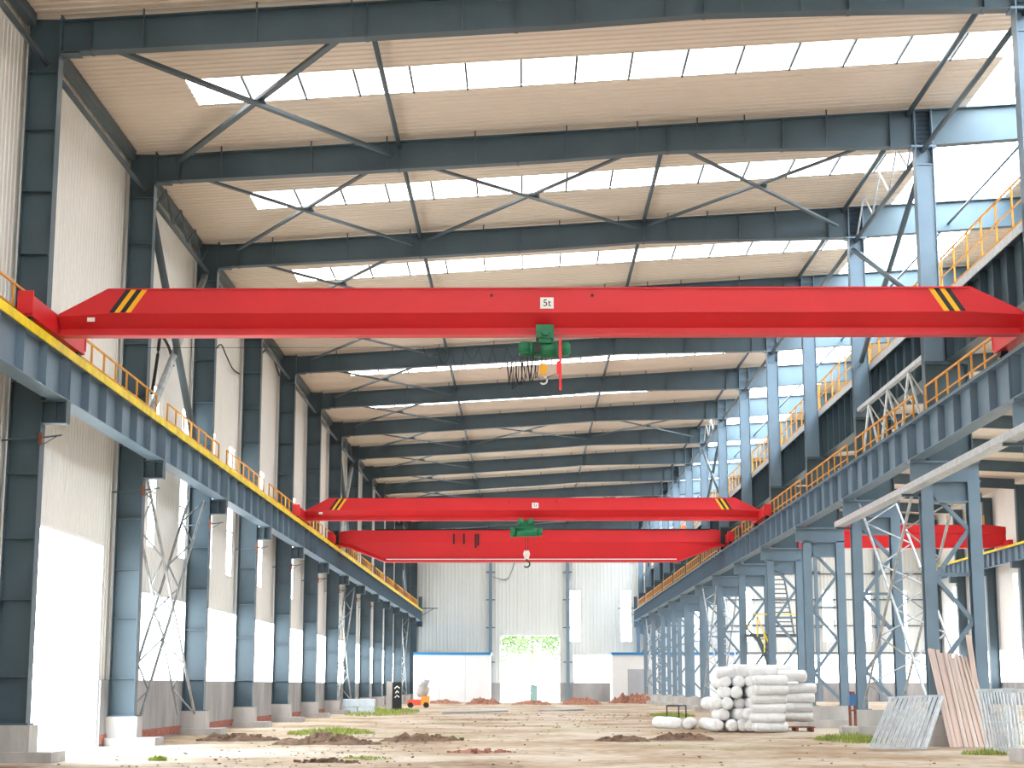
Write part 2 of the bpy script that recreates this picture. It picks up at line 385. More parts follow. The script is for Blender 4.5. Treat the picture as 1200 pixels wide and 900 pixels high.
# ------------------------------------------------------------------ rafters
def i_beam_x(x0, x1, zt, zb, w=0.36, tf=0.03):
    xs_ = [x0] + [a for a, _ in RB if x0 < a < x1] + [x1]
    def plate(a, b, y0, y1):
        return MB().loft([[(x, y0, a(x)), (x, y1, a(x)), (x, y1, b(x)), (x, y0, b(x))] for x in xs_])
    return (plate(lambda x: zb(x) + tf, lambda x: zt(x) - tf, -0.008, 0.008), plate(lambda x: zt(x) - tf, zt, -w / 2, w / 2), plate(zb, lambda x: zb(x) + tf, -w / 2, w / 2))
rm = [m.mesh(n, 'steel') for m, n in zip(i_beam_x(XA_IN, XB0, rtop, rbot), ('web', 'flange', 'flange'))]
rm2 = [m.mesh(n, 'steel') for m, n in zip(i_beam_x(XB0, XC_IN, rtop, rbot), ('web', 'flange', 'flange'))]
haunch = MB().box(XA_IN, XA_IN + .5, -0.18, 0.18, 17.38, 17.41).box(XA_IN, XA_IN + .03, -0.2, 0.2, 17.3, 18.4).mesh('end_plate', 'steel')
RODX = [-9.6, -6.75, -4.35, -1.55, 1.35, 3.6, 5.5, 7.0, 9.6]
rod_me = {x: MB().box(-0.02, 0.02, -0.15, -0.09, rbot(x) + .03, zceil(x) - 0.02).mesh('hanger_rod', 'brace_steel') for x in RODX}
stf_me = {x: MB().box(-0.01, 0.01, -0.17, -0.008, rbot(x) + .03, rtop(x) - .03).box(-0.05, 0.05, -0.17, 0.17, rbot(x) - 0.02, rbot(x)).mesh('stiffener', 'steel') for x in (-10.9, -3.96, -0.2, 4.55, 8.2, 11.6)}
for k in range(NF):
    t = thing('roof_rafter', 'dark blue-grey steel roof rafter under the beige ceiling, %s from the end wall' % nth(k), 'rafter', (0, YC(k), 0), 'roof rafters of the main hall')
    for n, m in zip(('web', 'flange', 'flange'), rm): put(n, m, t)
    put('end_plate', haunch, t)
    for x in RODX: put('hanger_rod', rod_me[x], t, (x, 0, 0))
    for x, m in stf_me.items(): put('stiffener', m, t, (x, 0, 0))
    t = thing('roof_rafter', 'steel roof rafter across the neighbouring hall, %s from the end wall' % nth(k), 'rafter', (0, YC(k), 0), 'roof rafters of the neighbouring hall')
    for n, m in zip(('web', 'flange', 'flange'), rm2): put(n, m, t)

# ------------------------------------------------------------------ roof ties, struts and cross braces
def zbr(x): return rbot(x) + 0.42
for x, w in ((-3.96, 'nearer the clad side wall'), (4.55, 'nearer the middle column row')):
    for k in range(NF - 1):
        if x > 0 and k == 0: continue
        m = MB(); m.tube([(0, 0.02, 0), (0, BAY - 0.02, 0)], 0.075, 8)
        tag(m.build('roof_tie', 'brace_steel', loc=(x, YC(k), zbr(x) + 0.35), smooth=True), 'roof tie tube %s, %s bay from the end wall' % (w, ORD[13 - k]), 'tie', 'roof tie tubes')
def xbrace(k, x0, x1, where, r=0.06):
    t = thing('roof_brace', 'crossed diagonal roof brace %s, %s bay from the end wall' % (where, ORD[13 - k]), 'brace', (0, YC(k), 0), 'crossed roof braces')
    a, b = Vector((x0, 0.35, zbr(x0))), Vector((x1, BAY - 0.35, zbr(x1)))
    c, d_ = Vector((x1, 0.35, zbr(x1) + .02)), Vector((x0, BAY - 0.35, zbr(x0) + .02))
    MB().bar(a, b, r * 2.2, r * 1.2).build('diagonal', 'brace_steel', t)
    MB().bar(c + Vector((0, 0, .14)), d_ + Vector((0, 0, .14)), r * 2.2, r * 1.2).build('diagonal', 'brace_steel', t)
    m = (a + b) / 2
    MB().box(m.x - .18, m.x + .18, m.y - .18, m.y + .18, m.z + .05, m.z + .09).build('gusset', 'brace_steel', t)
for k in range(NF - 1):
    xbrace(k, -10.9, -4.2, 'beside the clad side wall', 0.085 if k == 0 else 0.06)
    if k in (1, 6, 10):
        xbrace(k, -3.7, 4.4, 'in the middle of the hall'); xbrace(k, 4.7, 11.9, 'beside the middle column row')
# eave struts on the wall side
es = MB().tube([(0, -0.55, 0), (0, BAY - 0.6, 0)], 0.075, 8).mesh('eave_strut', 'brace_steel', True)
eb = MB().box(-12.5, -12.28, 0.2, BAY - .2, 18.1, 18.42).mesh('eave_beam', 'steel')
el = MB()
for i in range(8):
    a = 0.4 + i * 1.27
    el.tube([(-12.0, a, 17.2 if i % 2 else 18.1), (-12.0, a + 1.27, 18.1 if i % 2 else 17.2)], 0.03, 5)
el = el.mesh('eave_lattice', 'brace_steel')
for k in range(-1, NF - 1):
    q = ORD[13 - k]
    tag(put('eave_strut', es, None, (-12.0, YC(k) + 0.5, 17.15)), 'steel eave strut tube along the clad side wall, %s bay from the end wall' % q, 'strut', 'eave struts along the side wall')
    tag(put('eave_beam', eb, None, (0, YC(k), 0)), 'dark eave beam where side wall meets ceiling, %s bay from the end wall' % q, 'beam', 'eave beams along the side wall')
    if k in (1, 6, 11):
        tag(put('eave_lattice', el, None, (0, YC(k), 0)), 'zigzag eave lattice between eave strut and eave beam, %s bay from the end wall' % q, 'lattice', 'eave lattices')
# struts along the middle row
for k in range(-1, NF - 1):
    q = ORD[13 - k]
    for z, nm in ((rtop(12.3) - .12, 'upper'), (rbot(12.3) - .1, 'lower')):
        m = MB(); m.tube([(0, 0.05, 0), (0, BAY - 0.05, 0)], 0.08, 8)
        tag(m.build('row_strut', 'brace_steel', loc=(12.62 if nm == 'lower' else 12.2, YC(k), z), smooth=True), '%s steel strut tube along the middle column row tops, %s bay from the end wall' % (nm, q), 'strut', 'struts along the middle row')
    if k in (1, 6, 11):
        m = MB()
        for i in range(7):
            a = 0.6 + i * 1.4; z0, z1 = rbot(12.3), rtop(12.3) - .1
            m.tube([(12.6, a, z0 if i % 2 else z1), (12.6, a + 1.4, z1 if i % 2 else z0)], 0.035, 5)
        tag(m.build('row_lattice', 'galvanized', loc=(0, YC(k), 0)), 'pale zigzag lattice between the row struts, %s bay from the end wall' % q, 'lattice', 'row lattices')
# ties across the open roof strip
for k in range(NF - 1):
    for x in (16.2,):
        m = MB(); m.tube([(0, 0.02, 0), (0, BAY - 0.02, 0)], 0.05, 6)
        tag(m.build('roof_tie', 'brace_steel', loc=(x, YC(k), rbot(x) + .3), smooth=True), 'steel tie tube below the open roof strip, %s bay from the end wall' % ORD[13 - k], 'tie', 'ties below the open strip')

# ------------------------------------------------------------------ crane runway girders with stiffeners
def girder_meshes(prefix, xc, w, z0, z1, mt, inner):
    g = {}
    g['web'] = MB().box(xc - .008, xc + .008, 0.01, BAY - .01, z0 + .02, z1 - .02).mesh('web', mt)
    g['tf'] = MB().box(xc - w / 2, xc + w / 2, 0.01, BAY - .01, z1 - .025, z1).mesh('top_flange', mt)
    g['bf'] = MB().box(xc - w / 2, xc + w / 2, 0.01, BAY - .01, z0, z0 + .025).mesh('bottom_flange', mt)
    g['st'] = MB().box(xc - w / 2 + .02, xc - .008, -.008, .008, z0 + .025, z1 - .025).box(xc + .008, xc + w / 2 - .02, -.008, .008, z0 + .025, z1 - .025).mesh('stiffener', mt)
    return g
def girder(gm, k, label, group, nst=7):
    t = thing('crane_girder', label, 'girder', (0, YC(k), 0), group)
    put('web', gm['web'], t); put('top_flange', gm['tf'], t); put('bottom_flange', gm['bf'], t)
    for i in range(nst): put('stiffener', gm['st'], t, (0, 0.15 + i * (BAY - .3) / (nst - 1), 0))
GL = girder_meshes('l', -11.30, 0.46, 8.54, 9.65, 'steel_lit', 1)
GR = girder_meshes('r', 12.00, 0.46, 8.54, 9.65, 'steel_lit', -1)
GU = girder_meshes('u', 13.30, 0.50, 11.6, 13.5, 'steel', -1)
GC = girder_meshes('c', 43.6, 0.50, 12.6, 13.9, 'steel_lit', -1)
for k in range(-1, NF - 1):
    q = ORD[13 - k]
    girder(GL, k, 'grey plate crane girder on the wall column corbels, %s span from the end wall' % q, 'crane girders along the side wall')
    girder(GR, k, 'grey plate crane girder on the lattice columns, %s span from the end wall' % q, 'crane girders along the lattice row')
    girder(GU, k, 'tall dark upper crane girder of the neighbouring hall, %s span from the end wall' % q, 'upper crane girders', 9)
    if k >= 7: girder(GC, k, 'grey crane girder on the far neighbouring columns, %s span from the end wall' % q, 'crane girders along the far row')
YR0 = YC(-1)
m = MB(); m.box(-11.50, -11.07, YR0, YEND - .6, 9.65, 9.70).box(-11.10, -11.06, YR0, YEND - .6, 9.58, 9.80).box(-11.34, -11.26, YR0, YEND - .6, 9.70, 9.84)
tag(m.build('crane_rail', 'yellow_paint'), 'yellow crane rail running along the girders beside the clad side wall', 'rail')
m = MB(); m.box(11.77, 12.23, YR0, YEND - .6, 9.65, 9.69).box(11.96, 12.04, YR0, YEND - .6, 9.69, 9.84)
tag(m.build('crane_rail', 'steel'), 'dark crane rail running along the girders on the lattice columns', 'rail')
m = MB(); m.box(43.3, 43.9, YC(7), YEND - .6, 13.9, 14.1)
tag(m.build('crane_rail', 'yellow_paint'), 'yellow crane rail on the far girders of the neighbouring hall', 'rail')
m = MB(); m.box(12.95, 14.45, YR0, YEND - .6, 13.5, 13.6).box(12.93, 12.96, YR0, YEND - .6, 13.36, 13.62).box(13.26, 13.34, YR0, YEND - .6, 13.6, 13.74)
tag(m.build('walkway', 'galvanized'), 'pale steel walkway on top of the tall dark upper girder', 'walkway')

# end stop brackets by the end wall
for x, s, lb in ((-11.3, 1, 'clad side wall'), (12.0, -1, 'lattice row')):
    t = thing('end_stop', 'dark steel crane end stop post beside the end wall at the %s' % lb, 'end stop', (x, 183.1, 0))
    MB().box(-.2, .2, -.15, .1, 9.85, 11.2).build('post', 'steel', t)
    MB().box(0.2 * s, 1.9 * s, -.1, .0, 9.9, 10.0).bar((0.2 * s, -.05, 9.2), (1.5 * s, -.05, 9.95), .06, .06).build('bracket', 'steel', t)

# ------------------------------------------------------------------ railings
def rail_meshes(L, n, h, mt='orange_paint'):
    return (MB().box(-.025, .025, -.025, .025, 0, h).mesh('post', mt), MB().box(-.025, .025, -0.03, L + .03, h - .025, h + .025).mesh('top_rail', mt),
            MB().box(-.018, .018, 0, L, h * 0.52 - .018, h * 0.52 + .018).mesh('mid_rail', mt), MB().box(-.012, .012, 0, L, 0.02, 0.14).mesh('toe_board', mt), L, n)
def railing(rmsh, loc, label, group):
    t = thing('railing', label, 'railing', loc, group)
    L, n = rmsh[4], rmsh[5]
    for i in range(n): put('post', rmsh[0], t, (0, L * i / (n - 1), 0))
    put('top_rail', rmsh[1], t); put('mid_rail', rmsh[2], t); put('toe_board', rmsh[3], t)
RL = rail_meshes(BAY - 1.7, 8, 1.10); RU = rail_meshes(BAY - 0.3, 8, 1.25)
for k in range(-1, NF - 1):
    q = ORD[13 - k]
    railing(RL, (-11.60, YC(k) + 2.6 if k < 12 else YC(k) + 1.2, 9.65), 'orange guard railing beside the yellow crane rail, %s span from the end wall' % q, 'orange railings along the side wall')
    railing(RL, (12.27, YC(k) + 1.2, 9.65), 'orange guard railing on the lattice row crane girder, %s span from the end wall' % q, 'orange railings along the lattice row')
    railing(RU, (13.00, YC(k) + .1, 13.6), 'orange railing on the near edge of the upper walkway, %s span from the end wall' % q, 'near railings on the upper walkway')
    railing(RU, (14.40, YC(k) + .1, 13.6), 'orange railing on the far edge of the upper walkway, %s span from the end wall' % q, 'far railings on the upper walkway')

# ------------------------------------------------------------------ lattice columns (row B)
bm_ = {}
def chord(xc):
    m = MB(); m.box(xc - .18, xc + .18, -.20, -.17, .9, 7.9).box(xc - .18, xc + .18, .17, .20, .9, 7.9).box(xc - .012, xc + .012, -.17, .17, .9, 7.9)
    m.box(xc - .3, xc + .3, -.3, .3, .87, .91); return m.mesh('chord', 'steel_lit')
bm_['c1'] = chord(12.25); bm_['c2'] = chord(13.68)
zz = [(12.42, 7.55), (13.5, 6.4), (12.42, 4.95), (13.5, 3.65), (12.42, 2.25), (13.5, 1.15)]
bm_['lac'] = [MB().bar((a[0], 0, a[1]), (b[0], 0, b[1]), .05, .12).bar((a[0], -.1, a[1]), (b[0], -.1, b[1]), .012, .12).mesh('lacing', 'steel_lit') for a, b in zip(zz, zz[1:])]
bm_['hor'] = [MB().box(12.45, 13.48, -.06, .06, z - .05, z + .05).mesh('crosspiece', 'steel_lit') for z in (5.05, 7.3)]
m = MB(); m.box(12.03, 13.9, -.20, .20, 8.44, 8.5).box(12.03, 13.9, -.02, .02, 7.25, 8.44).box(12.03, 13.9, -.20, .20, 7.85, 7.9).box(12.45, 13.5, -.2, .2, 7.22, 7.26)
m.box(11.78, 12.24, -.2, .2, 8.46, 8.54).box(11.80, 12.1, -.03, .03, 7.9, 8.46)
bm_['sh'] = m.mesh('shoulder', 'steel_lit')
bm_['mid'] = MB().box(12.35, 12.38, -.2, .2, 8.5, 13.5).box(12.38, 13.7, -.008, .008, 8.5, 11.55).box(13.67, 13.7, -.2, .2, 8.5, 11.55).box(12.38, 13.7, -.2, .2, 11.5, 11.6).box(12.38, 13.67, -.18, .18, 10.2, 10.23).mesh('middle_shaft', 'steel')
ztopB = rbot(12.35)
bm_['up'] = MB().box(XB0, XB0 + .03, -.22, .22, 11.6, ztopB + 1.2).box(XB1 - .03, XB1, -.22, .22, 11.6, ztopB + 1.2).box(XB0 + .03, XB1 - .03, -.16, -.14, 11.6, ztopB - .6).box(XB0 + .03, XB1 - .03, -.008, .008, ztopB - .6, ztopB + 1.2).mesh('upper_shaft', 'steel_lit')
bm_['cap'] = MB().box(XB0 - .12, XB1 + .1, -.24, .24, ztopB - .04, ztopB + .02).box(XB0 + .03, XB1 - .03, -.2, -.008, ztopB - .62, ztopB - .58).mesh('cap_plate', 'steel_lit')
ped = MB().box(11.9, 14.05, -.5, .5, .3, .88).mesh('pedestal', 'concrete'); slab = MB().box(11.55, 14.3, -.95, .95, -.12, .3).mesh('slab', 'concrete')
for k in range(NF):
    q = nth(k)
    t = thing('lattice_column', 'blue-grey two-legged lattice column of the middle row, %s from the end wall' % q, 'column', (0, YC(k), 0), 'lattice columns')
    put('chord', bm_['c1'], t); put('chord', bm_['c2'], t); put('shoulder', bm_['sh'], t); put('middle_shaft', bm_['mid'], t); put('upper_shaft', bm_['up'], t); put('cap_plate', bm_['cap'], t)
    for m in bm_['lac']: put('lacing', m, t)
    for m in bm_['hor']: put('crosspiece', m, t)
    t = thing('column_footing', 'concrete footing under the %s lattice column from the end wall' % q, 'footing', (0, YC(k), 0), 'lattice column footings')
    put('pedestal', ped, t); put('slab', slab, t)
# far row columns of the neighbouring hall
fc = [MB().box(XC_IN, XC_OUT, -.008, .008, 0, 19.5).mesh('web', 'steel'), MB().box(XC_IN, XC_IN + .03, -.3, .3, 0, 19.5).mesh('flange', 'steel'), MB().box(XC_OUT - .03, XC_OUT, -.3, .3, 0, 19.5).mesh('flange', 'steel'),
      MB().box(43.3, XC_IN, -.3, .3, 12.0, 12.6).mesh('corbel', 'steel')]
for k in range(7, NF):
    t = thing('steel_column', 'dark steel column on the far wall of the neighbouring hall, %s from the end wall' % nth(k), 'column', (0, YC(k), 0), 'far wall columns')
    for m, n in zip(fc, ('web', 'flange', 'flange', 'corbel')): put(n, m, t)
# end wall posts
for i, (x, w) in enumerate(((-3.71, 'left of the end doorway beside the white shed'), (4.66, 'right of the end doorway beside the tall slit window'), (21.3, 'behind the lattice row, nearest the lattice row'), (31.7, 'in the neighbouring hall, second past the lattice row'), (38.3, 'in the neighbouring hall, nearest the far wall'))):
    w = w.replace('left of the end doorway', 'at the end doorway').replace('right of the end doorway', 'at the end doorway')
    t = thing('wind_post', 'blue-grey steel post on the end wall, ' + w, 'post', (x, YEND - .35, 0), None)
    MB().box(-.17, .17, -.2, -.18, 0, zceil(x) - .4).box(-.17, .17, .18, .2, 0, zceil(x) - .4).box(-.01, .01, -.18, .18, 0, zceil(x) - .4).build('shaft', 'steel_lit', t)
    for z in (4.2, 7.9, 10.9, 13.9): MB().box(-.5, .5, -.02, .24, z - .05, z + .05).build('cleat', 'brace_steel', t)
for z in (5.2, 8.1, 10.9, 13.7):
    m = MB(); m.box(13.0, XCW - .1, YEND - .14, YEND - .05, z - .06, z + .06)
    tag(m.build('wall_girt', 'brace_steel'), 'thin steel girt across the neighbouring hall end wall, %s' % {5.2: 'lowest', 8.1: 'second from below', 10.9: 'third from below', 13.7: 'topmost'}[z], 'girt', 'end wall girts')

# ------------------------------------------------------------------ wall bracing (laced and tubular crosses)
def laced(mb, p, q, w, r=0.05, n=9):
    p, q = Vector(p), Vector(q); s = Vector((w / 2, 0, 0))
    mb.tube([p - s, q - s], r, 6); mb.tube([p + s, q + s], r, 6)
    for i in range(n):
        a = p + (q - p) * (i / n); b = p + (q - p) * ((i + 1) / n)
        sg = 1 if i % 2 else -1
        mb.tube([a + s * sg, b - s * sg], r * 0.6, 5)
def cross_brace(name, label, k, x, z0, z1, mt, w, group, inset=0.9):
    t = thing(name, label, 'brace', (x, YC(k), 0), group)
    a = MB(); laced(a, (0, inset, z0), (0, BAY - inset, z1), w); a.build('laced_diagonal', mt, t)
    b = MB(); laced(b, (-.12, inset, z1), (-.12, BAY - inset, z0), w); b.build('laced_diagonal', 'lattice_zinc', t)
for k in (1, 6, 11):
    q = ORD[13 - k]
    cross_brace('wall_brace', 'crossed laced brace between wall columns under the crane girder, %s bay from end wall' % q, k, -12.03, .75, 8.4, 'brace_grey', 0.60, 'lower wall braces')
    cross_brace('row_brace', 'crossed laced brace between two lattice columns, %s bay from the end wall' % q, k, 12.97, .95, 8.3, 'lattice_zinc', 1.35, 'lower row braces', 0.6)
    t = thing('wall_brace', 'crossed tube brace between wall columns above the crane girder, %s bay from end wall' % q, 'brace', (-11.95, YC(k), 0), 'upper wall braces')
    MB().tube([(0, .4, 17.0), (0, BAY - 1.3, 9.8)], .13, 8).build('diagonal', 'brace_steel', t, smooth=True)
    MB().tube([(-.14, BAY - .4, 17.0), (-.14, 1.6, 9.8)], .13, 8).build('diagonal', 'lattice_zinc', t, smooth=True)
    t = thing('row_brace', 'crossed tube brace between upper shafts of the middle row, %s bay from end wall' % q, 'brace', (12.63, YC(k), 0), 'upper row braces')
    MB().tube([(0, .3, 18.0), (0, BAY - .3, 13.7)], .10, 8).build('diagonal', 'brace_steel', t, smooth=True)
    MB().tube([(-.14, BAY - .3, 18.0), (-.14, .6, 13.7)], .10, 8).build('diagonal', 'brace_steel', t, smooth=True)
# galvanized truss strut over the girder in the braced bay
t = thing('truss_strut', 'pale galvanized truss strut above the railing in the braced lattice row bay', 'truss', (12.5, YC(1), 0))
MB().box(-.09, .09, .25, BAY - .2, 11.78, 11.92).build('top_chord', 'galvanized', t)
MB().tube([(0, 0.1, 9.7), (0, BAY - .1, 9.7)], .05, 6).build('bottom_chord', 'galvanized', t)
for i in range(6):
    a = 1.0 + i * 1.6
    MB().tube([(0, a, 11.8 if i % 2 else 9.7), (0, a + 1.6, 9.7 if i % 2 else 11.8)], .045, 6).build('diagonal', 'galvanized', t)
    MB().tube([(0, a, 11.8), (.7, a + .5, 10.9)], .03, 5).build('stay', 'galvanized', t)
# long pale beam clamped below the girder
t = thing('cable_tray', 'long pale galvanized cable tray hung below the lattice row crane girder', 'cable tray', (11.72, 0, 0))
m = MB(); m.box(-.22, .16, 31.0, 62.3, 7.52, 7.70).box(-.20, .14, 31.0, 62.3, 7.70, 7.72); m.build('channel', 'galvanized', t)
for y in (YC(0), YC(1), YC(2) - .05): MB().box(-.2, .42, y - .05, y + .05, 7.42, 7.5).build('bracket', 'steel', t)

# ------------------------------------------------------------------ overhead travelling cranes
def text_mesh(s, size, mt):
    c = bpy.data.curves.new('lettering', 'FONT'); c.body = s; c.size = size; c.extrude = 0.002; c.align_x = 'CENTER'; c.align_y = 'CENTER'
    o = bpy.data.objects.new('lettering_source', c); COL.objects.link(o)
    bpy.context.view_layer.update()
    me = bpy.data.meshes.new_from_object(o.evaluated_get(bpy.context.evaluated_depsgraph_get()))
    bpy.data.objects.remove(o); bpy.data.curves.remove(c)
    me.materials.clear(); me.materials.append(MAT[mt]); return me
def end_carriage(t, x, zr, L, mt='red_paint', s=1):
    e = MB(); e.box(x - .16, x + .16, -L / 2, L / 2, zr + .14, zr + .62)
    c = e.build('end_carriage', mt, t)
    MB().box(x - .18, x + .18, -L / 2 - .05, -L / 2, zr + .20, zr + .72).build('end_plate', mt, c)
    MB().box(x - .18, x + .18, L / 2, L / 2 + .05, zr + .24, zr + .58).build('end_plate', mt, c)
    for y in (-L / 2 + .24, L / 2 - .24): MB().tube([(x - .09, y, zr + .16), (x + .09, y, zr + .16)], .17, 16).build('wheel', 'black', c)
    MB().box(x - .2 if s < 0 else x + .0, x + .0 if s < 0 else x + .2, -.7, .7, zr + .62, zr + .7).build('splice_plate', mt, c)
    return c
def girder_box(stations, hw, prof):
    # stations: (x, ztop, z1, z2, zbot); hw: half width of the box; section narrows to a rail beam
    rings = []
    for x, zt, z1, z2, zb in stations:
        rings.append([(x, -hw, zt), (x, -hw, z1), (x, -.06, z2), (x, -.06, zb + .05), (x, -.19, zb + .05), (x, -.19, zb), (x, .19, zb), (x, .19, zb + .05), (x, .06, zb + .05), (x, .06, z2), (x, hw, z1), (x, hw, zt)])
    return MB().loft(rings)
def stripes(t, par, hw, xs0, zt, zb, slant, cols, w):
    for i, cname in enumerate(cols):
        x = xs0 + i * w
        m = MB(); m.loft([[(x, -hw - .005, zt), (x + w, -hw - .005, zt), (x + w, -hw + .0, zt), (x, -hw + .0, zt)], [(x + slant, -hw - .005, zb), (x + slant + w, -hw - .005, zb), (x + slant + w, -hw, zb), (x + slant, -hw, zb)]])
        m.build('warning_stripe', cname, par)
def single_crane(label, Y, plate=True):
    t = thing('bridge_crane', label, 'crane', (0, Y, 0))
    hw = 0.30
    st = [(-11.12, 10.46, 10.40, 10.15, 9.97), (-9.95, 11.09, 10.48, 10.16, 9.97), (10.62, 11.11, 10.49, 10.16, 9.97), (11.84, 10.52, 10.42, 10.15, 9.97)]
    gme = girder_box(st, hw, None).build('girder', 'red_paint', t)
    end_carriage(t, -11.30, 9.84, 4.6, s=-1); end_carriage(t, 12.0, 9.84, 4.6, s=1)
    stripes(t, gme, hw, -9.53, 11.06, 10.50, -.38, ('black', 'stripe_yellow', 'black', 'stripe_yellow'), .13)
    stripes(t, gme, hw, 9.62, 11.07, 10.51, .36, ('stripe_yellow', 'black', 'stripe_yellow', 'black'), .13)
    MB().box(-10.42, -10.24, -hw - .012, -hw, 10.28, 10.38).build('maker_plate', 'white_plate', gme)
    pl_ = MB().box(0.38, 0.70, -hw - .012, -hw, 10.58, 10.85).build('capacity_plate', 'white_plate', gme)
    pl_['label'] = 'white capacity plate reading 5t'
    put('lettering', text_mesh('5t', .24, 'black'), pl_, (0.54, -hw - .016, 10.71), (math.pi / 2, 0, 0))
    for x in (-.78, 1.62): MB().tube([(x, -hw - .03, 10.9), (x, -hw + .0, 10.9)], .035, 10).build('lifting_eye', 'black', gme)
    m = MB(); m.box(-9.9, 10.6, -hw - .03, hw + .03, 11.06, 11.085); m.build('top_plate', 'red_paint', gme)
    return t
single_crane('long red single-girder crane with a large 5t plate, farthest from the end wall', 39.3)
single_crane('red single-girder crane between the large 5t crane and the deep-bellied crane', 85.0)
def deep_crane():
    t = thing('bridge_crane', 'red deep-bellied crane girder with tapered ends, nearest the end wall', 'crane', (0, 100.0, 0))
    hw = .36; S = [(-11.1, 10.72, 9.92), (-10.4, 10.82, 9.75), (-8.3, 10.82, 8.95), (9.1, 10.86, 8.95), (11.2, 10.86, 9.75), (11.85, 10.76, 9.92)]
    g = MB().loft([[(x, -hw, zt), (x, -hw, max(zb + .05, 10.12)), (x, -hw + .12, zb + .1), (x, -hw - .05, zb + .1), (x, -hw - .05, zb), (x, hw + .05, zb), (x, hw + .05, zb + .1), (x, hw - .12, zb + .1), (x, hw, max(zb + .05, 10.12)), (x, hw, zt)] for x, zt, zb in S]).build('girder', 'red_paint', t)
    MB().box(-8.2, 9.0, -hw - .07, -hw - .05, 9.07, 9.12).build('conductor_bar', 'white_plate', g)
    MB().box(-8.9, 11.0, -hw - .08, hw + .08, 10.84, 10.89).build('top_plate', 'black', g)
    end_carriage(t, -11.30, 9.84, 4.6, s=-1); end_carriage(t, 12.0, 9.84, 4.6, s=1)
    MB().box(-11.35, -11.0, -.9, -.55, 9.95, 10.75).build('drive_motor', 'black', t)
    MB().box(11.6, 11.95, -.9, -.55, 9.95, 10.75).build('drive_motor', 'black', t)
    for x, h in ((-4.2, .62), (-3.6, .62), (-2.9, .85), (-2.75, .7)): MB().box(x - .05, x + .05, -hw - .1, -hw - .06, 10.6 - h, 10.6).build('cable_hanger', 'black', g)
deep_crane()
t = thing('bridge_crane', 'red box-girder crane high in the neighbouring hall', 'crane', (0, 153.0, 0))
g = MB().loft([[(x, -.5, zt), (x, -.5, 15.35), (x, -.38, 15.3), (x, -.38, zb + .1), (x, -.55, zb + .1), (x, -.55, zb), (x, .55, zb), (x, .55, zt)] for x, zt, zb in ((13.5, 15.9, 14.35), (15, 16.1, 14.0), (42.2, 16.1, 14.0), (43.7, 15.9, 14.35))]).build('girder', 'red_paint', t)
for x in (33.5, 41.2): MB().box(x - .25, x + .25, -.75, -.56, 14.7, 15.1).build('lamp_box', 'white_plate', g)
for x in (34.0, 38.5, 41.8): MB().box(x - .06, x + .06, -.3, -.2, 16.1, 17.0).build('railing_post', 'orange_paint', g)
for x in (13.3, 43.6): MB().box(x - .2, x + .2, -2.2, 2.2, 13.95 if x > 40 else 13.75, 14.6).build('end_carriage', 'red_paint', t)

# ------------------------------------------------------------------ hoists
def hook_shape(t, x, y, z, s, mt):
    pts = [(x, y, z), (x, y, z - .06 * s)] + [(x + .09 * s * math.sin(a) - 0.0, y, z - .15 * s + .09 * s * math.cos(a)) for a in [i * math.pi / 6 for i in range(0, 9)]]
    MB().tube(pts, [.022 * s] * (len(pts) - 1) + [.008 * s], 8).build('hook', mt, t, smooth=True)
t = thing('electric_hoist', 'green electric wire-rope hoist with yellow hook block under the large 5t crane', 'hoist', (0.48, 39.2, 0))
MB().tube([(-.30, 0, 9.62), (.30, 0, 9.62)], .19, 20).build('drum', 'hoist_green', t, smooth=True)
for x in (-.31, -.02, .29): MB().tube([(x - .02, 0, 9.62), (x + .02, 0, 9.62)], .205, 20).build('drum_band', 'hoist_green', t)
MB().tube([(-.62, 0, 9.64), (-.58, 0, 9.64), (-.34, 0, 9.64)], [.13, .165, .165], 18).build('motor', 'hoist_green', t, smooth=True)
MB().tube([(.34, 0, 9.64), (.56, 0, 9.64), (.62, 0, 9.64)], [.17, .17, .1], 18).build('gearbox', 'hoist_green', t, smooth=True)
m = MB()
for i in range(8):
    a = i * math.pi / 4; m.bar((-.56, .17 * math.cos(a), 9.64 + .17 * math.sin(a)), (-.36, .17 * math.cos(a), 9.64 + .17 * math.sin(a)), .015, .02)
m.build('cooling_fins', 'hoist_green', t)
MB().box(-.24, -.10, -.27, -.17, 9.5, 9.76).build('control_box', 'black', t)
tr = MB().box(-.20, .22, -.26, -.10, 9.86, 10.18).box(-.20, .22, .10, .26, 9.86, 10.18).box(-.14, .16, -.22, .22, 9.74, 9.9).build('trolley', 'hoist_green', t)
MB().tube([(.02, -.36, 10.02), (.02, -.26, 10.02)], .11, 16).build('trolley_motor', 'hoist_green', tr)
for x in (-.12, .15): MB().tube([(x, -.24, 10.06), (x, -.20, 10.06)], .075, 14).build('trolley_wheel', 'black', tr)
for x in (-.07, .02): MB().tube([(x, -.05, 9.5), (x + .01, -.05, 9.2)], .012, 6).build('rope', 'black', t)
hb = MB().loft([[(-.11, -.12, 9.27), (.05, -.12, 9.27), (.05, .02, 9.27), (-.11, .02, 9.27)], [(-.13, -.13, 9.15), (.06, -.13, 9.15), (.06, .03, 9.15), (-.13, .03, 9.15)], [(-.11, -.12, 9.0), (.04, -.12, 9.0), (.04, .02, 9.0), (-.11, .02, 9.0)]]).build('hook_block', 'hook_yellow', t)
hook_shape(hb, -.03, -.05, 9.02, 1.0, 'white_plate')
MB().box(.34, .40, -.24, -.225, 8.6, 9.86).build('red_strap', 'strap_red', t)
MB().box(.28, .35, -.25, -.235, 8.98, 9.3).build('red_strap', 'strap_red', t)
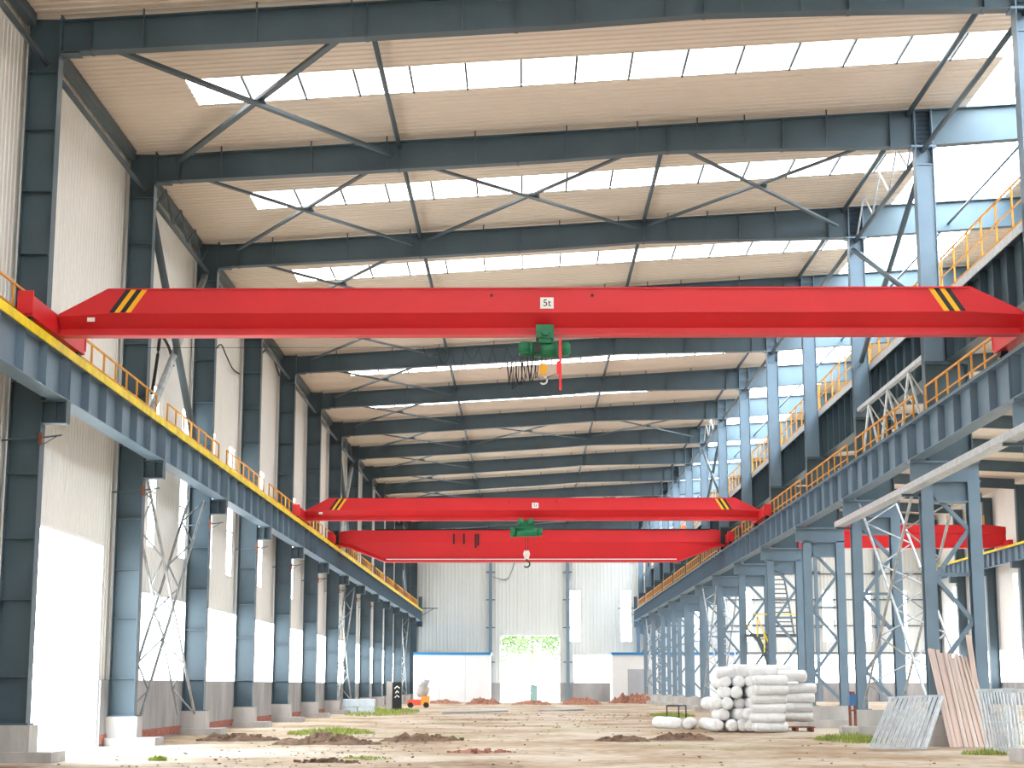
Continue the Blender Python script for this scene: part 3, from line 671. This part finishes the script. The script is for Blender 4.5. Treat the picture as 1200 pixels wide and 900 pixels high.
MB().tube([(-.30 + .02 * i, -.1, 9.5 - .02 * i * (i % 3)) for i in range(3)] + [(-.22, -.12, 9.1), (-.1, -.12, 8.8), (.1, -.1, 8.95), (.35, -.1, 9.05)], .008, 5).build('pendant_cable', 'black', t)
# festoon cables beside the hoist
t = thing('festoon_cable', 'black festoon cables hanging in loops beside the green hoist', 'cable', (0, 39.2, 0))
random.seed(3)
for i in range(9):
    x0 = -.35 + .08 * i + random.uniform(-.02, .02); w = random.uniform(.05, .16); z1 = random.uniform(8.62, 8.95); zt = 9.42 if i > 3 else 9.3
    pts = [(x0 + w * (s - .5) + .02 * math.sin(7 * s + i), -.15 + .02 * (i % 4), z1 + (zt - z1) * abs(2 * s - 1) ** 2.2) for s in [j / 12 for j in range(13)]]
    MB().tube(pts, .010 if i % 3 else .018, 5).build('cable_loop', 'black', t)
for i in range(7):
    x0 = -2.4 + .33 * i
    pts = [(x0 + .33 * s, -.12, 9.75 - .1 - (.28 + .12 * (i % 3)) * (1 - (2 * s - 1) ** 2)) for s in [j / 8 for j in range(9)]]
    MB().tube(pts, .008, 5).build('cable_loop', 'black', t)
MB().tube([(-9, -.12, 9.66), (.1, -.12, 9.66)], .006, 5).build('messenger_wire', 'black', t)
t = thing('electric_hoist', 'green electric hoist with two round motors under the middle red crane', 'hoist', (0.1, 84.6, 0))
MB().tube([(-.55, 0, 9.34), (.55, 0, 9.34)], .22, 18).build('drum', 'hoist_green', t, smooth=True)
MB().tube([(-.82, 0, 9.36), (-.55, 0, 9.36)], .27, 18).build('motor', 'hoist_green', t, smooth=True)
MB().tube([(.55, 0, 9.36), (.80, 0, 9.36)], .2, 18).build('gearbox', 'hoist_green', t, smooth=True)
for x in (-.3, .22): MB().tube([(x, -.42, 9.86), (x, -.1, 9.86)], .16, 16).build('trolley_motor', 'hoist_green', t, smooth=True)
MB().box(-.45, .4, -.1, .5, 9.5, 9.95).build('trolley', 'hoist_green', t)
for x in (-.06, .06): MB().tube([(x, 0, 9.2), (x, 0, 8.4)], .012, 6).build('rope', 'black', t)
hb = MB().loft([[(-.12, -.1, 8.42), (.12, -.1, 8.42), (.12, .1, 8.42), (-.12, .1, 8.42)], [(-.17, -.12, 8.25), (.17, -.12, 8.25), (.17, .12, 8.25), (-.17, .12, 8.25)], [(-.1, -.1, 8.0), (.1, -.1, 8.0), (.1, .1, 8.0), (-.1, .1, 8.0)]]).build('hook_block', 'plank_pale', t)
hook_shape(hb, 0, 0, 8.02, 1.8, 'black')

# ------------------------------------------------------------------ cables on the side wall
def wall_cable(label, pts, r=.035):
    n = []
    P = [Vector(p) for p in pts]
    for i in range(len(P) - 1):
        p0, p1, p2, p3 = P[max(i - 1, 0)], P[i], P[i + 1], P[min(i + 2, len(P) - 1)]
        for s in range(6):
            u = s / 6; n.append(0.5 * ((2 * p1) + (-p0 + p2) * u + (2 * p0 - 5 * p1 + 4 * p2 - p3) * u * u + (-p0 + 3 * p1 - 3 * p2 + p3) * u ** 3))
    n.append(P[-1])
    tag(MB().tube(n, r, 6).build('power_cable', 'black', smooth=True), label, 'cable')
wall_cable('thick black cable arching down beside the crossed tube brace', [(-12.56, 55.6, 11.4), (-12.4, 55.5, 12.6), (-12.4, 55.8, 13.4), (-12.4, 56.3, 13.5), (-12.4, 57.4, 13.3), (-12.56, 58.8, 13.0)], .055)
wall_cable('thin black cable sagging across the white wall past the crossed tube brace', [(-12.6, 65.0, 14.5), (-12.5, 66.0, 14.9), (-12.45, 67.3, 15.5), (-12.45, 68.6, 15.3), (-12.45, 70.2, 15.05), (-12.6, 72.8, 15.3)], .03)
wall_cable('black cable hanging near the ceiling by the eave strut', [(-12.5, 76.4, 16.6), (-12.45, 77.6, 17.1), (-12.45, 79.4, 17.7), (-12.45, 81.6, 17.7), (-12.5, 84.0, 17.3)], .04)
wall_cable('thin cable drooping on the end wall above the doorway', [(-3.5, 183.9, 13.4), (-2.8, 183.9, 13.2), (-1.94, 183.9, 13.15), (-1.38, 183.9, 14.1), (-1.0, 183.9, 15.4)], .03)

# ------------------------------------------------------------------ sheds at the end wall
t = thing('site_shed', 'white panel shed with a blue roof edge beside the wall columns', 'shed', (0, 177.0, 0))
sh = MB(); sh.box(-11.6, -3.6, 0, 4.8, 0, 4.85); sh.build('walls', 'shed_white', t)
MB().box(-11.6, -3.5, -.15, 4.9, 4.85, 5.12).build('roof_edge', 'blue_trim', t)
for x in (-8.9, -6.2): MB().box(x - .015, x + .015, -.02, 0, .1, 4.8).build('panel_joint', 'roller_grey', t)
t = thing('site_shed', 'white panel shed with a grey roller door and a blue roof edge', 'shed', (0, 177.0, 0))
MB().box(9.1, 22.0, 0, 4.8, 0, 4.85).build('walls', 'shed_white', t)
MB().box(9.0, 22.1, -.15, 4.9, 4.85, 5.12).build('roof_edge', 'blue_trim', t)
rd = MB().box(10.7, 13.2, -.05, 0, 0, 3.4).build('roller_door', 'roller_grey', t)
for i in range(11): MB().box(10.7, 13.2, -.07, -.05, .28 * i + .08, .28 * i + .27).build('slat', 'roller_grey', rd)

# ------------------------------------------------------------------ stair in the neighbouring hall
t = thing('steel_stair', 'dark steel stair with a landing and yellow handrail behind the lattice row', 'stair', (14.2, 95.0, 0))
for i in range(14):
    z = 4.7 + i * .28; y = .4 + i * .26
    MB().box(-.1, .95, y, y + .26, z, z + .05).build('tread', 'brace_steel', t)
for x in (-.12, .95): MB().bar((x, .3, 4.5), (x, 4.1, 8.6), .05, .28).build('stringer', 'brace_steel', t)
MB().box(-1.9, 1.0, -.9, .5, 4.4, 4.55).build('landing', 'brace_steel', t)
for i in range(15):
    z = .2 + i * .29; x = .1 - .12 * (15 - i) + .1
    MB().box(x - 1.2 - .0 + (14 - i) * .25, x - .95 + (14 - i) * .25, -.9, .0, z, z + .04).build('tread', 'brace_steel', t)
MB().bar((-1.3, -.9, 4.4), (.5, -.9, .1), .05, .25).build('stringer', 'brace_steel', t)
MB().bar((-1.3, -.95, 5.5), (.5, -.95, 1.2), .06, .06).build('handrail', 'yellow_paint', t)
for i in range(6):
    u = i / 5; MB().box(-1.3 + 1.8 * u - .03, -1.3 + 1.8 * u + .03, -.98, -.92, 4.4 - 4.3 * u, 5.5 - 4.3 * u).build('rail_post', 'yellow_paint', t)
for x in (-1.8, -.6, .9): MB().box(x - .03, x + .03, -.9, -.84, 4.55, 5.65).build('rail_post', 'yellow_paint', t)
MB().box(-1.8, .9, -.9, -.84, 5.6, 5.66).build('handrail', 'yellow_paint', t)

# ------------------------------------------------------------------ dirt mounds, clods, grass
def mound(name, label, cat, x, y, lx, ly, h, mt, seed, rz=0.0):
    nx_, ny_ = 40, 18; vs_ = []
    for j in range(ny_ + 1):
        for i in range(nx_ + 1):
            u, v = i / nx_ * 2 - 1, j / ny_ * 2 - 1
            r = u * u + v * v
            e = max(0.0, 1 - r) ** 0.8
            nn = 0.55 + 0.75 * noise.noise(Vector((u * lx * .9 + seed, v * ly * .9, seed))) + 0.4 * noise.noise(Vector((u * lx * 3 + seed, v * ly * 3, 3)))
            vs_.append((u * lx / 2, v * ly / 2, max(-.06, e * h * max(nn, .05)) - .05 * (r > .9)))
    w = nx_ + 1
    m = MB(); m.add(vs_, [(j * w + i, j * w + i + 1, (j + 1) * w + i + 1, (j + 1) * w + i) for j in range(ny_) for i in range(nx_)])
    rnd = random.Random(seed)
    for _ in range(26):
        u, v = rnd.uniform(-.9, .9), rnd.uniform(-.7, .7); s = rnd.uniform(.04, .13)
        px, py = u * lx / 2, v * ly / 2; pz = max(0, (1 - u * u - v * v)) * h * .6
        c = [Vector((px, py, pz)) + Vector((a, b, c_)).normalized() * s * rnd.uniform(.7, 1.2) for a in (-1, 1) for b in (-1, 1) for c_ in (-.7, .9)]
        m.add(c, [(0, 1, 3, 2), (4, 6, 7, 5), (0, 4, 5, 1), (2, 3, 7, 6), (0, 2, 6, 4), (1, 5, 7, 3)])
    o = m.build(name, mt, loc=(x, y, ground_z(x, y) - .02)); o.rotation_euler[2] = rz
    return tag(o, label, cat)
mound('dirt_mound', 'long low brown dirt mound nearest the wall columns', 'mound', -9.4, 56.0, 3.0, 2.0, .30, 'soil', 11)
mound('dirt_mound', 'lumpy dark brown dirt mound in the middle of the floor', 'mound', -6.0, 52.0, 3.6, 2.2, .38, 'soil', 23)
mound('dirt_mound', 'brown dirt mound trailing off towards the open middle of the floor', 'mound', -3.2, 54.5, 3.0, 1.8, .32, 'soil', 44)
mound('dirt_mound', 'small reddish brick-dust heap in the open middle of the floor', 'mound', -1.2, 45.6, 1.9, 1.2, .16, 'rubble', 5)
mound('dirt_mound', 'flat dark soil patch on the bare floor, farthest from the end wall', 'mound', -4.6, 40.0, 1.6, .9, .12, 'soil', 8)
mound('dirt_mound', 'brown dirt mound across the floor from the wall columns, the smaller of two', 'mound', 3.1, 55.0, 1.9, 1.4, .30, 'soil', 31)
mound('dirt_mound', 'brown dirt mound beside the white wrapped rolls', 'mound', 5.2, 57.0, 2.4, 1.6, .32, 'soil', 37)
for i, (x, y, lx, h, w) in enumerate(((-7.9, 165, 4, .5, 'before the white shed by the wall columns'), (-3.9, 160, 3.6, .8, 'before the end doorway on the wall column side'), (.6, 158, 4, .55, 'right in front of the end doorway'), (5.3, 160, 4.2, .8, 'before the end wall window band'), (10.8, 168, 5.5, 1.2, 'tallest, in front of the grey roller door'))):
    mound('rubble_heap', 'reddish brick rubble heap ' + w, 'rubble heap', x, y, lx, 3.0, h, 'rubble', 50 + i)
cl = MB(); rnd = random.Random(99)
for _ in range(700):
    y = 38 + 75 * rnd.random() ** 1.6; x = rnd.uniform(-10.5, 10.8) if rnd.random() < .25 else rnd.gauss(-5, 2.5) if y < 62 else rnd.gauss(3, 5)
    if abs(x) > 10.8: continue
    s_ = rnd.uniform(.01, .05) ** 1.0 * (1 + (y - 38) / 90); z_ = ground_z(x, y)
    c = [Vector((x, y, z_)) + Vector((a * rnd.uniform(.7, 1.6), b, c_)).normalized() * s_ for a in (-1, 1) for b in (-1, 1) for c_ in (-.4, .7)]
    cl.add(c, [(0, 1, 3, 2), (4, 6, 7, 5), (0, 4, 5, 1), (2, 3, 7, 6), (0, 2, 6, 4), (1, 5, 7, 3)])
tag(stuff(cl.build('soil_clods', 'soil')), 'small brown soil clods scattered over the dirt floor', 'soil')
def grass(label, x, y, lx, ly, n, h, seed):
    rnd = random.Random(seed); m = MB()
    for _ in range(n):
        r = math.sqrt(rnd.random()); a = rnd.uniform(0, 6.28); px, py = x + r * math.cos(a) * lx / 2, y + r * math.sin(a) * ly / 2
        hh = h * rnd.uniform(.4, 1) * (1.1 - r * .6); t_ = rnd.uniform(0, 3.14); w = rnd.uniform(.012, .03); lean = Vector((rnd.uniform(-.5, .5), rnd.uniform(-.5, .5), 1)) * hh
        dx, dy = math.cos(t_) * w, math.sin(t_) * w; z = ground_z(px, py) - .02
        m.add([(px - dx, py - dy, z), (px + dx, py + dy, z), (px + lean.x * .5 + dx * .7, py + lean.y * .5 + dy * .7, z + lean.z * .6), (px + lean.x * .5 - dx * .7, py + lean.y * .5 - dy * .7, z + lean.z * .6), (px + lean.x, py + lean.y, z + lean.z)], [(0, 1, 2, 3), (3, 2, 4)])
    return tag(stuff(m.build('grass', 'grass')), label, 'grass')
grass('bright green grass patch behind the brown dirt mounds', -7.2, 63.5, 3.2, 5.0, 1100, .34, 1)
grass('green grass strip around the red machine and dark board', -9.3, 112, 4.5, 26, 1900, .42, 2)
grass('green grass patch in front of the lattice column footing and leaning galvanized frame', 10.6, 55.5, 2.4, 4.0, 900, .36, 3)
grass('green weeds beside the galvanized grating panels', 11.9, 44.6, 1.2, 1.0, 260, .24, 4)
grass('small green weed tuft near the wall column footings', -8.7, 40.6, .45, .4, 140, .2, 5)
grass('green grass by the black square frame', 8.6, 100, 2.5, 12, 1500, .3, 6)
grass('thin green grass on the open floor', -3.9, 42.0, 1.4, 1.0, 260, .12, 7)

# ------------------------------------------------------------------ white wrapped rolls
def roll_mesh(L, r, seed, flat=1.0):
    n, ns = 18, 9; m = MB(); rings = []
    prof = [(0.0, .30), (0.01, .86), (.06, .98)] + [(.06 + .88 * i / ns, 1.0) for i in range(1, ns)] + [(.94, .98), (.99, .86), (1.0, .30)]
    for t_, k_ in prof:
        ring = []
        for j in range(n):
            a = 2 * math.pi * j / n
            rr = r * k_ * (1 + .10 * noise.noise(Vector((math.cos(a) * 1.6, math.sin(a) * 1.6, t_ * 3.0 + seed))) + .05 * noise.noise(Vector((math.cos(a) * 5, math.sin(a) * 5, t_ * 9 + seed))))
            ring.append((L * (t_ - .5), rr * math.cos(a), rr * math.sin(a) * flat))
        rings.append(ring)
    return m.loft(rings).mesh('wrap', 'plastic_wrap', True)
RM = [roll_mesh(1.35, .24, s * 3.1) for s in range(4)] + [roll_mesh(1.3, .27, 20 + s * 2.3, .72) for s in range(4)]
end_me = MB().tube([(-.012, 0, 0), (.012, 0, 0)], .11, 14).mesh('core_end', 'white_plate')
random.seed(12)
def roll(label, group, x, y, z, rz, big):
    t = thing('wrapped_roll', label, 'roll', (x, y, z), group, rz)
    put('wrap', random.choice(RM[4:] if big else RM[:4]), t, (0, 0, 0), (random.uniform(0, 6) if not big else random.uniform(-.15, .15), 0, 0))
    put('core_end', end_me, t, (-.675, 0, 0))
    return t
# stack with roll ends towards the open floor
LAY = ['bottom', 'second', 'third', 'fourth', 'top']
for lay, nrow in enumerate((6, 6, 5, 4, 3)):
    for i in range(nrow):
        for dpt in range(2):
            if dpt == 1 and lay < 2: continue
            roll('white wrapped %sroll end-on in the %s layer, %s from the flat stack' % (('', 'rear ')[dpt], LAY[lay], ORD[nrow - i]), 'rolls stacked end-on in the pile', 7.35 + .47 * i + .24 * (lay % 2) + .24 * max(0, lay - 2) + random.uniform(-.07, .07), 66.2 + dpt * 1.3 + random.uniform(-.25, .25) + lay * .12, .24 + .41 * lay, math.pi / 2 + random.uniform(-.3, .3), False)
for lay in range(6):
    roll('flat white wrapped bundle in the neat stack, %s' % ('bottom one', 'second from the ground', 'third from the ground', 'fourth from the ground', 'fifth from the ground', 'topmost one')[lay], 'flat bundles in the neat stack', 9.25 + random.uniform(-.08, .08), 64.6 + random.uniform(-.08, .08), .2 + .345 * lay, random.uniform(-.12, .12), True)
for lay in range(4):
    roll('white wrapped bundle slumped against the concrete footing, %s' % ('lowest one', 'second from the pallet', 'third from the pallet', 'uppermost one')[lay], 'bundles slumped by the footing', 10.55 + .08 * lay + random.uniform(-.08, .08), 66.6, .55 + .36 * lay, -.15 + random.uniform(-.2, .2), True)
for i, (x, y) in enumerate(((6.05, 70.6), (6.75, 70.0), (7.35, 69.2), (5.85, 71.6))):
    roll('loose white wrapped roll on the ground beside the big pile, %s' % ('second from the square frame', 'third from the square frame', 'touching the pile', 'nearest the black square frame')[i], 'loose rolls on the ground', x, y, .22, math.pi / 2 + (.3, -.2, .1, .5)[i], False)
for i in range(5):
    roll('white wrapped roll lying loosely on top of the pile, %s from the lattice column' % ORD[5 - i], 'rolls on top of the pile', 8.1 + .55 * i, 66.4 + .2 * (i % 2), (2.22, 2.32, 2.26, 2.3, 2.1)[i], (.2, .5, -.3, .1, .2)[i], False)
t = thing('pallet', 'dark wooden pallet under the slumped white bundles', 'pallet', (10.5, 66.6, 0))
for i in range(5): MB().box(-.7, .7, -.55 + .24 * i, -.41 + .24 * i, .14, .17).build('slat', 'rust', t)
for x in (-.6, 0, .6): MB().box(x - .05, x + .05, -.55, .55, -.03, .14).build('runner', 'rust', t)

# ------------------------------------------------------------------ galvanized leaning frame, planks, grating
t = thing('galvanized_frame', 'galvanized frame of parallel channels leaning over beside the tall planks', 'frame', (10.4, 47.6, 0))
nb = 11
for i in range(nb):
    u = i / (nb - 1)
    p = Vector((-.78 + 1.44 * u, .10 - .35 * u * 0, .06)); q = Vector((.02 + 1.40 * u, .95, 1.40 + .05 * u))
    m = MB(); m.bar(p, q, .095, .02); m.bar(p + Vector((-.035, -.02, 0)), q + Vector((-.035, -.02, 0)), .012, .07); m.build('channel', 'galvanized', t)
MB().bar((-.85, .06, .05), (.75, .06, .03), .07, .06).build('bottom_bar', 'galvanized', t)
MB().bar((-.08, .95, 1.40), (1.50, .95, 1.46), .07, .06).build('top_bar', 'galvanized', t)
MB().bar((.72, .04, .04), (1.46, .92, 1.44), .1, .05).build('side_bar', 'galvanized', t)
random.seed(5)
PL = MB().box(-.035, .035, -.03, .03, 0, 1.0).mesh('plank', 'plank'); PL2 = MB().box(-.035, .035, -.03, .03, 0, 1.0).mesh('plank', 'plank_pale')
def plank(x0, x1, y0, y1, h, pale, w=1.0):
    o = put('plank', PL2 if pale else PL, None, (x0, y0, -.02))
    d_ = Vector((x1 - x0, y1 - y0, h)); o.scale = (w, 1, d_.length)
    o.rotation_euler = (-math.atan2(y1 - y0, math.hypot(h, 0)), math.atan2(x1 - x0, h), 0)
    return o
for i in range(15):
    u = i / 14
    o = plank(12.55 + 1.05 * u, 12.36 + .86 * u, 49.55 + .05 * (i % 2), 50.60 + .05 * (i % 2), 2.68 + random.uniform(-.07, .07) - .1 * u, i % 4 == 3)
    tag(o, '%s plank in the close leaning row, %s from the galvanized frame' % ('pale' if i % 4 == 3 else 'pinkish brown', ORD[i + 1]), 'plank', 'close row of leaning planks')
for i, (x0, x1, h, pale) in enumerate(((12.36, 12.12, 2.82, False), (12.48, 12.28, 2.8, False), (12.28, 12.04, 2.84, False), (12.44, 12.20, 2.3, True))):
    tag(plank(x0, x1, 49.35 + .03 * i, 50.60, h, pale, 1.5), 'pinkish brown plank leaning apart before the close row, %s one' % ('middle', 'closest to the row', 'farthest from the row', '')[i] if not pale else 'narrow pale plank leaning before the brown planks beside the galvanized frame', 'plank', None if pale else 'planks apart from the close row')
tag(plank(13.36, 13.22, 49.9, 50.64, 3.25, False, 2.2), 'tallest pinkish brown board standing up behind the close row of planks', 'plank')
for n_, (gx, gy, rz, nbar, w) in enumerate(((12.85, 46.0, .10, 12, .95), (13.25, 45.3, -.06, 10, .9))):
    t = thing('grating_panel', ('galvanized grating panel standing beside the leaning planks', 'galvanized grating panel propped in front of the other grating')[n_], 'panel', (gx, gy, 0), None, rz)
    for i in range(nbar):
        u = i / (nbar - 1); MB().bar((-w / 2 + w * u, 0, .0), (-w / 2 + w * u - .02, .45, 1.58), .035, .06).build('bar', 'galvanized', t)
    MB().bar((-w / 2 - .05, .45, 1.6), (w / 2 + .05, .45, 1.62), .08, .1).build('top_bar', 'galvanized', t)
    MB().bar((-w / 2, .24, .78), (w / 2, .24, .78), .03, .05).build('cross_bar', 'galvanized', t)
    MB().bar((-w / 2, .02, .06), (w / 2, .02, .06), .03, .05).build('cross_bar', 'galvanized', t)
    MB().bar((w / 2 - .3, -.02, .35), (w / 2 - .05, .4, 1.5), .03, .03).build('brace_bar', 'galvanized', t)
# blue box and concrete blocks by the footing
t = thing('equipment_box', 'small blue equipment box with a rusty top beside the lattice column footing', 'box', (11.55, 60.3, 0))
MB().box(-.12, .12, -.15, .15, 1.05, 1.45).build('body', 'toolbox_blue', t)
MB().box(-.10, .08, -.13, .13, 1.45, 1.53).build('lid', 'rust', t)
for x in (-.09, .09):
    for y in (-.12, .12): MB().box(x - .025, x + .025, y - .025, y + .025, -.03, 1.05).build('leg', 'rust', t)
MB().box(-.10, .10, -.13, .13, .85, .9).build('shelf', 'rust', t)
for x, y, w, w2 in ((10.9, 57.6, .55, 'before the footing behind the grass'), (11.6, 55.2, .5, 'between the footing and the leaning frame')):
    t = MB(); t.loft([[(-w / 2, -.25, -.05), (w / 2, -.25, -.05), (w / 2, .25, -.05), (-w / 2, .25, -.05)], [(-w / 2, -.25, .36), (w / 2, -.25, .36), (w / 2, .25, .36), (-w / 2, .25, .36)], [(-w / 2 + .04, -.21, .4), (w / 2 - .04, -.21, .4), (w / 2 - .04, .21, .4), (-w / 2 + .04, .21, .4)]])
    tag(t.build('concrete_block', 'concrete', loc=(x, y, 0)), 'loose concrete block ' + w2, 'block')

# ------------------------------------------------------------------ things on the wall column side
bl = MB().loft([[(-.5, -.3, 0), (.5, -.3, 0), (.5, .3, 0), (-.5, .3, 0)], [(-.5, -.3, .42), (.5, -.3, .42), (.5, .3, .42), (-.5, .3, .42)], [(-.45, -.25, .46), (.45, -.25, .46), (.45, .25, .46), (-.45, .25, .46)]]).mesh('foam_block', 'pale_block')
for i, (x, z) in enumerate(((-11.0, -.03), (-9.95, -.03), (-10.9, .43), (-9.9, .43))):
    tag(put('foam_block', bl, None, (x + .0, 107.0, z)), 'pale blue block in the %s layer of the small stack, %s' % ('lower' if z < 0 else 'upper', ('beside the wall column', 'towards the dark panel')[i % 2]), 'block', 'pale blocks in the small stack')
t = thing('display_board', 'black upright panel with white marks against a grey concrete post', 'board', (-8.6, 115.0, 0))
MB().box(-.75, -.35, 0, .5, -.03, 2.0).build('post', 'concrete', t)
b_ = MB().box(-.33, .28, .0, .45, -.03, 1.95).build('panel', 'black', t)
for z, w in ((1.6, .36), (1.3, .22), (1.0, .3)): MB().tube([(-.02 - w / 2, -.01, z - .08), (-.02, -.01, z + .08), (-.02 + w / 2, -.01, z - .05)], .045, 6).build('white_mark', 'white_plate', b_)
t = thing('mixer', 'small red and orange concrete mixer with a grey drum near the white shed', 'machine', (-8.35, 136.0, 0))
MB().box(-1.0, .1, -.4, .4, .18, .62).build('engine_cover', 'machine_red', t)
MB().box(.1, .75, -.4, .4, .18, .9).build('frame', 'machine_orange', t)
MB().tube([(.1, 0, .8), (.15, 0, 1.1), (.25, 0, 1.6), (.35, 0, 1.9), (.38, 0, 2.0)], [.25, .48, .5, .34, .3], 16).build('drum', 'concrete', t, smooth=True)
MB().tube([(.36, 0, 1.95), (.42, 0, 2.2)], [.3, .33], 16).build('drum_mouth', 'roller_grey', t)
for x in (-.75, .5):
    for y in (-.42, .34): MB().tube([(x, y, .2), (x, y + .1, .2)], .22, 14).build('wheel', 'black', t)
t = thing('square_frame', 'black square steel tube frame standing on the ground before the rolls', 'frame', (8.05, 93.0, 0))
for p, q in (((-.32, 0, -.03), (-.32, 0, .65)), ((.32, 0, -.03), (.32, 0, .65)), ((-.32, 0, .65), (.32, 0, .65)), ((-.32, 0, .05), (.32, 0, .05)), ((-.32, 0, .65), (-.1, .9, .65)), ((.32, 0, .65), (.8, .9, .65)), ((-.1, .9, .65), (.8, .9, .65)), ((.8, .9, .65), (.8, .9, -.03))):
    MB().bar(p, q, .06, .06).build('tube', 'black', t)
for i, (x0, y0, x1, y1, w) in enumerate(((-5.2, 108, -1.2, 116, 'long grey pipe lying on the dirt floor, the longer one'), (1.0, 118, 4.2, 122, 'grey pipe lying on the dirt floor, the shorter one'))):
    tag(MB().tube([(x0, y0, .06), (x1, y1, .06)], .08, 8).build('pipe', 'roller_grey', smooth=True), w, 'pipe')

# ------------------------------------------------------------------ outside the doorway: trees and a green cabinet
t = thing('utility_cabinet', 'pale green cabinet standing outside the end doorway', 'cabinet', (1.0, 186.5, -.15))
MB().box(-.4, .4, -.3, .3, .15, 1.85).build('body', 'cabinet_green', t)
MB().box(-.45, .45, -.35, .35, 0, .15).build('plinth', 'concrete', t); MB().box(-.44, .44, -.34, .34, 1.85, 1.92).build('cap', 'cabinet_green', t)
def tree(label, x, y, h, seed):
    rnd = random.Random(seed); t = thing('tree', label, 'tree', (x, y, -.15))
    MB().tube([(0, 0, 0), (.1, .1, h * .25), (0, .2, h * .5), (.2, .1, h * .8)], [.28, .22, .16, .06], 8).build('trunk', 'bark', t, smooth=True)
    m = MB()
    for _ in range(3000):
        d_ = Vector((rnd.gauss(0, 1), rnd.gauss(0, 1), rnd.gauss(0, .8))).normalized() * rnd.random() ** .4
        c = Vector((d_.x * h * .34, d_.y * h * .34, h * .68 + d_.z * h * .32))
        a = Vector((rnd.uniform(-1, 1), rnd.uniform(-1, 1), rnd.uniform(-1, 1))).normalized() * .24; b = a.cross(Vector((rnd.uniform(-1, 1), rnd.uniform(-1, 1), 1))).normalized() * .14
        m.add([c - a, c + b, c + a, c - b], [(0, 1, 2, 3)])
    stuff(m.build('foliage', 'leaf', t))
tree('leafy green tree outside the end doorway, nearest the doorway post by the white shed', -3.2, 214, 12, 1)
tree('leafy green tree outside the end doorway, standing behind the green cabinet', 1.0, 233, 13, 2)
tree('leafy green tree outside the end doorway, nearest the doorway post by the window band', 5.6, 216, 12, 3)
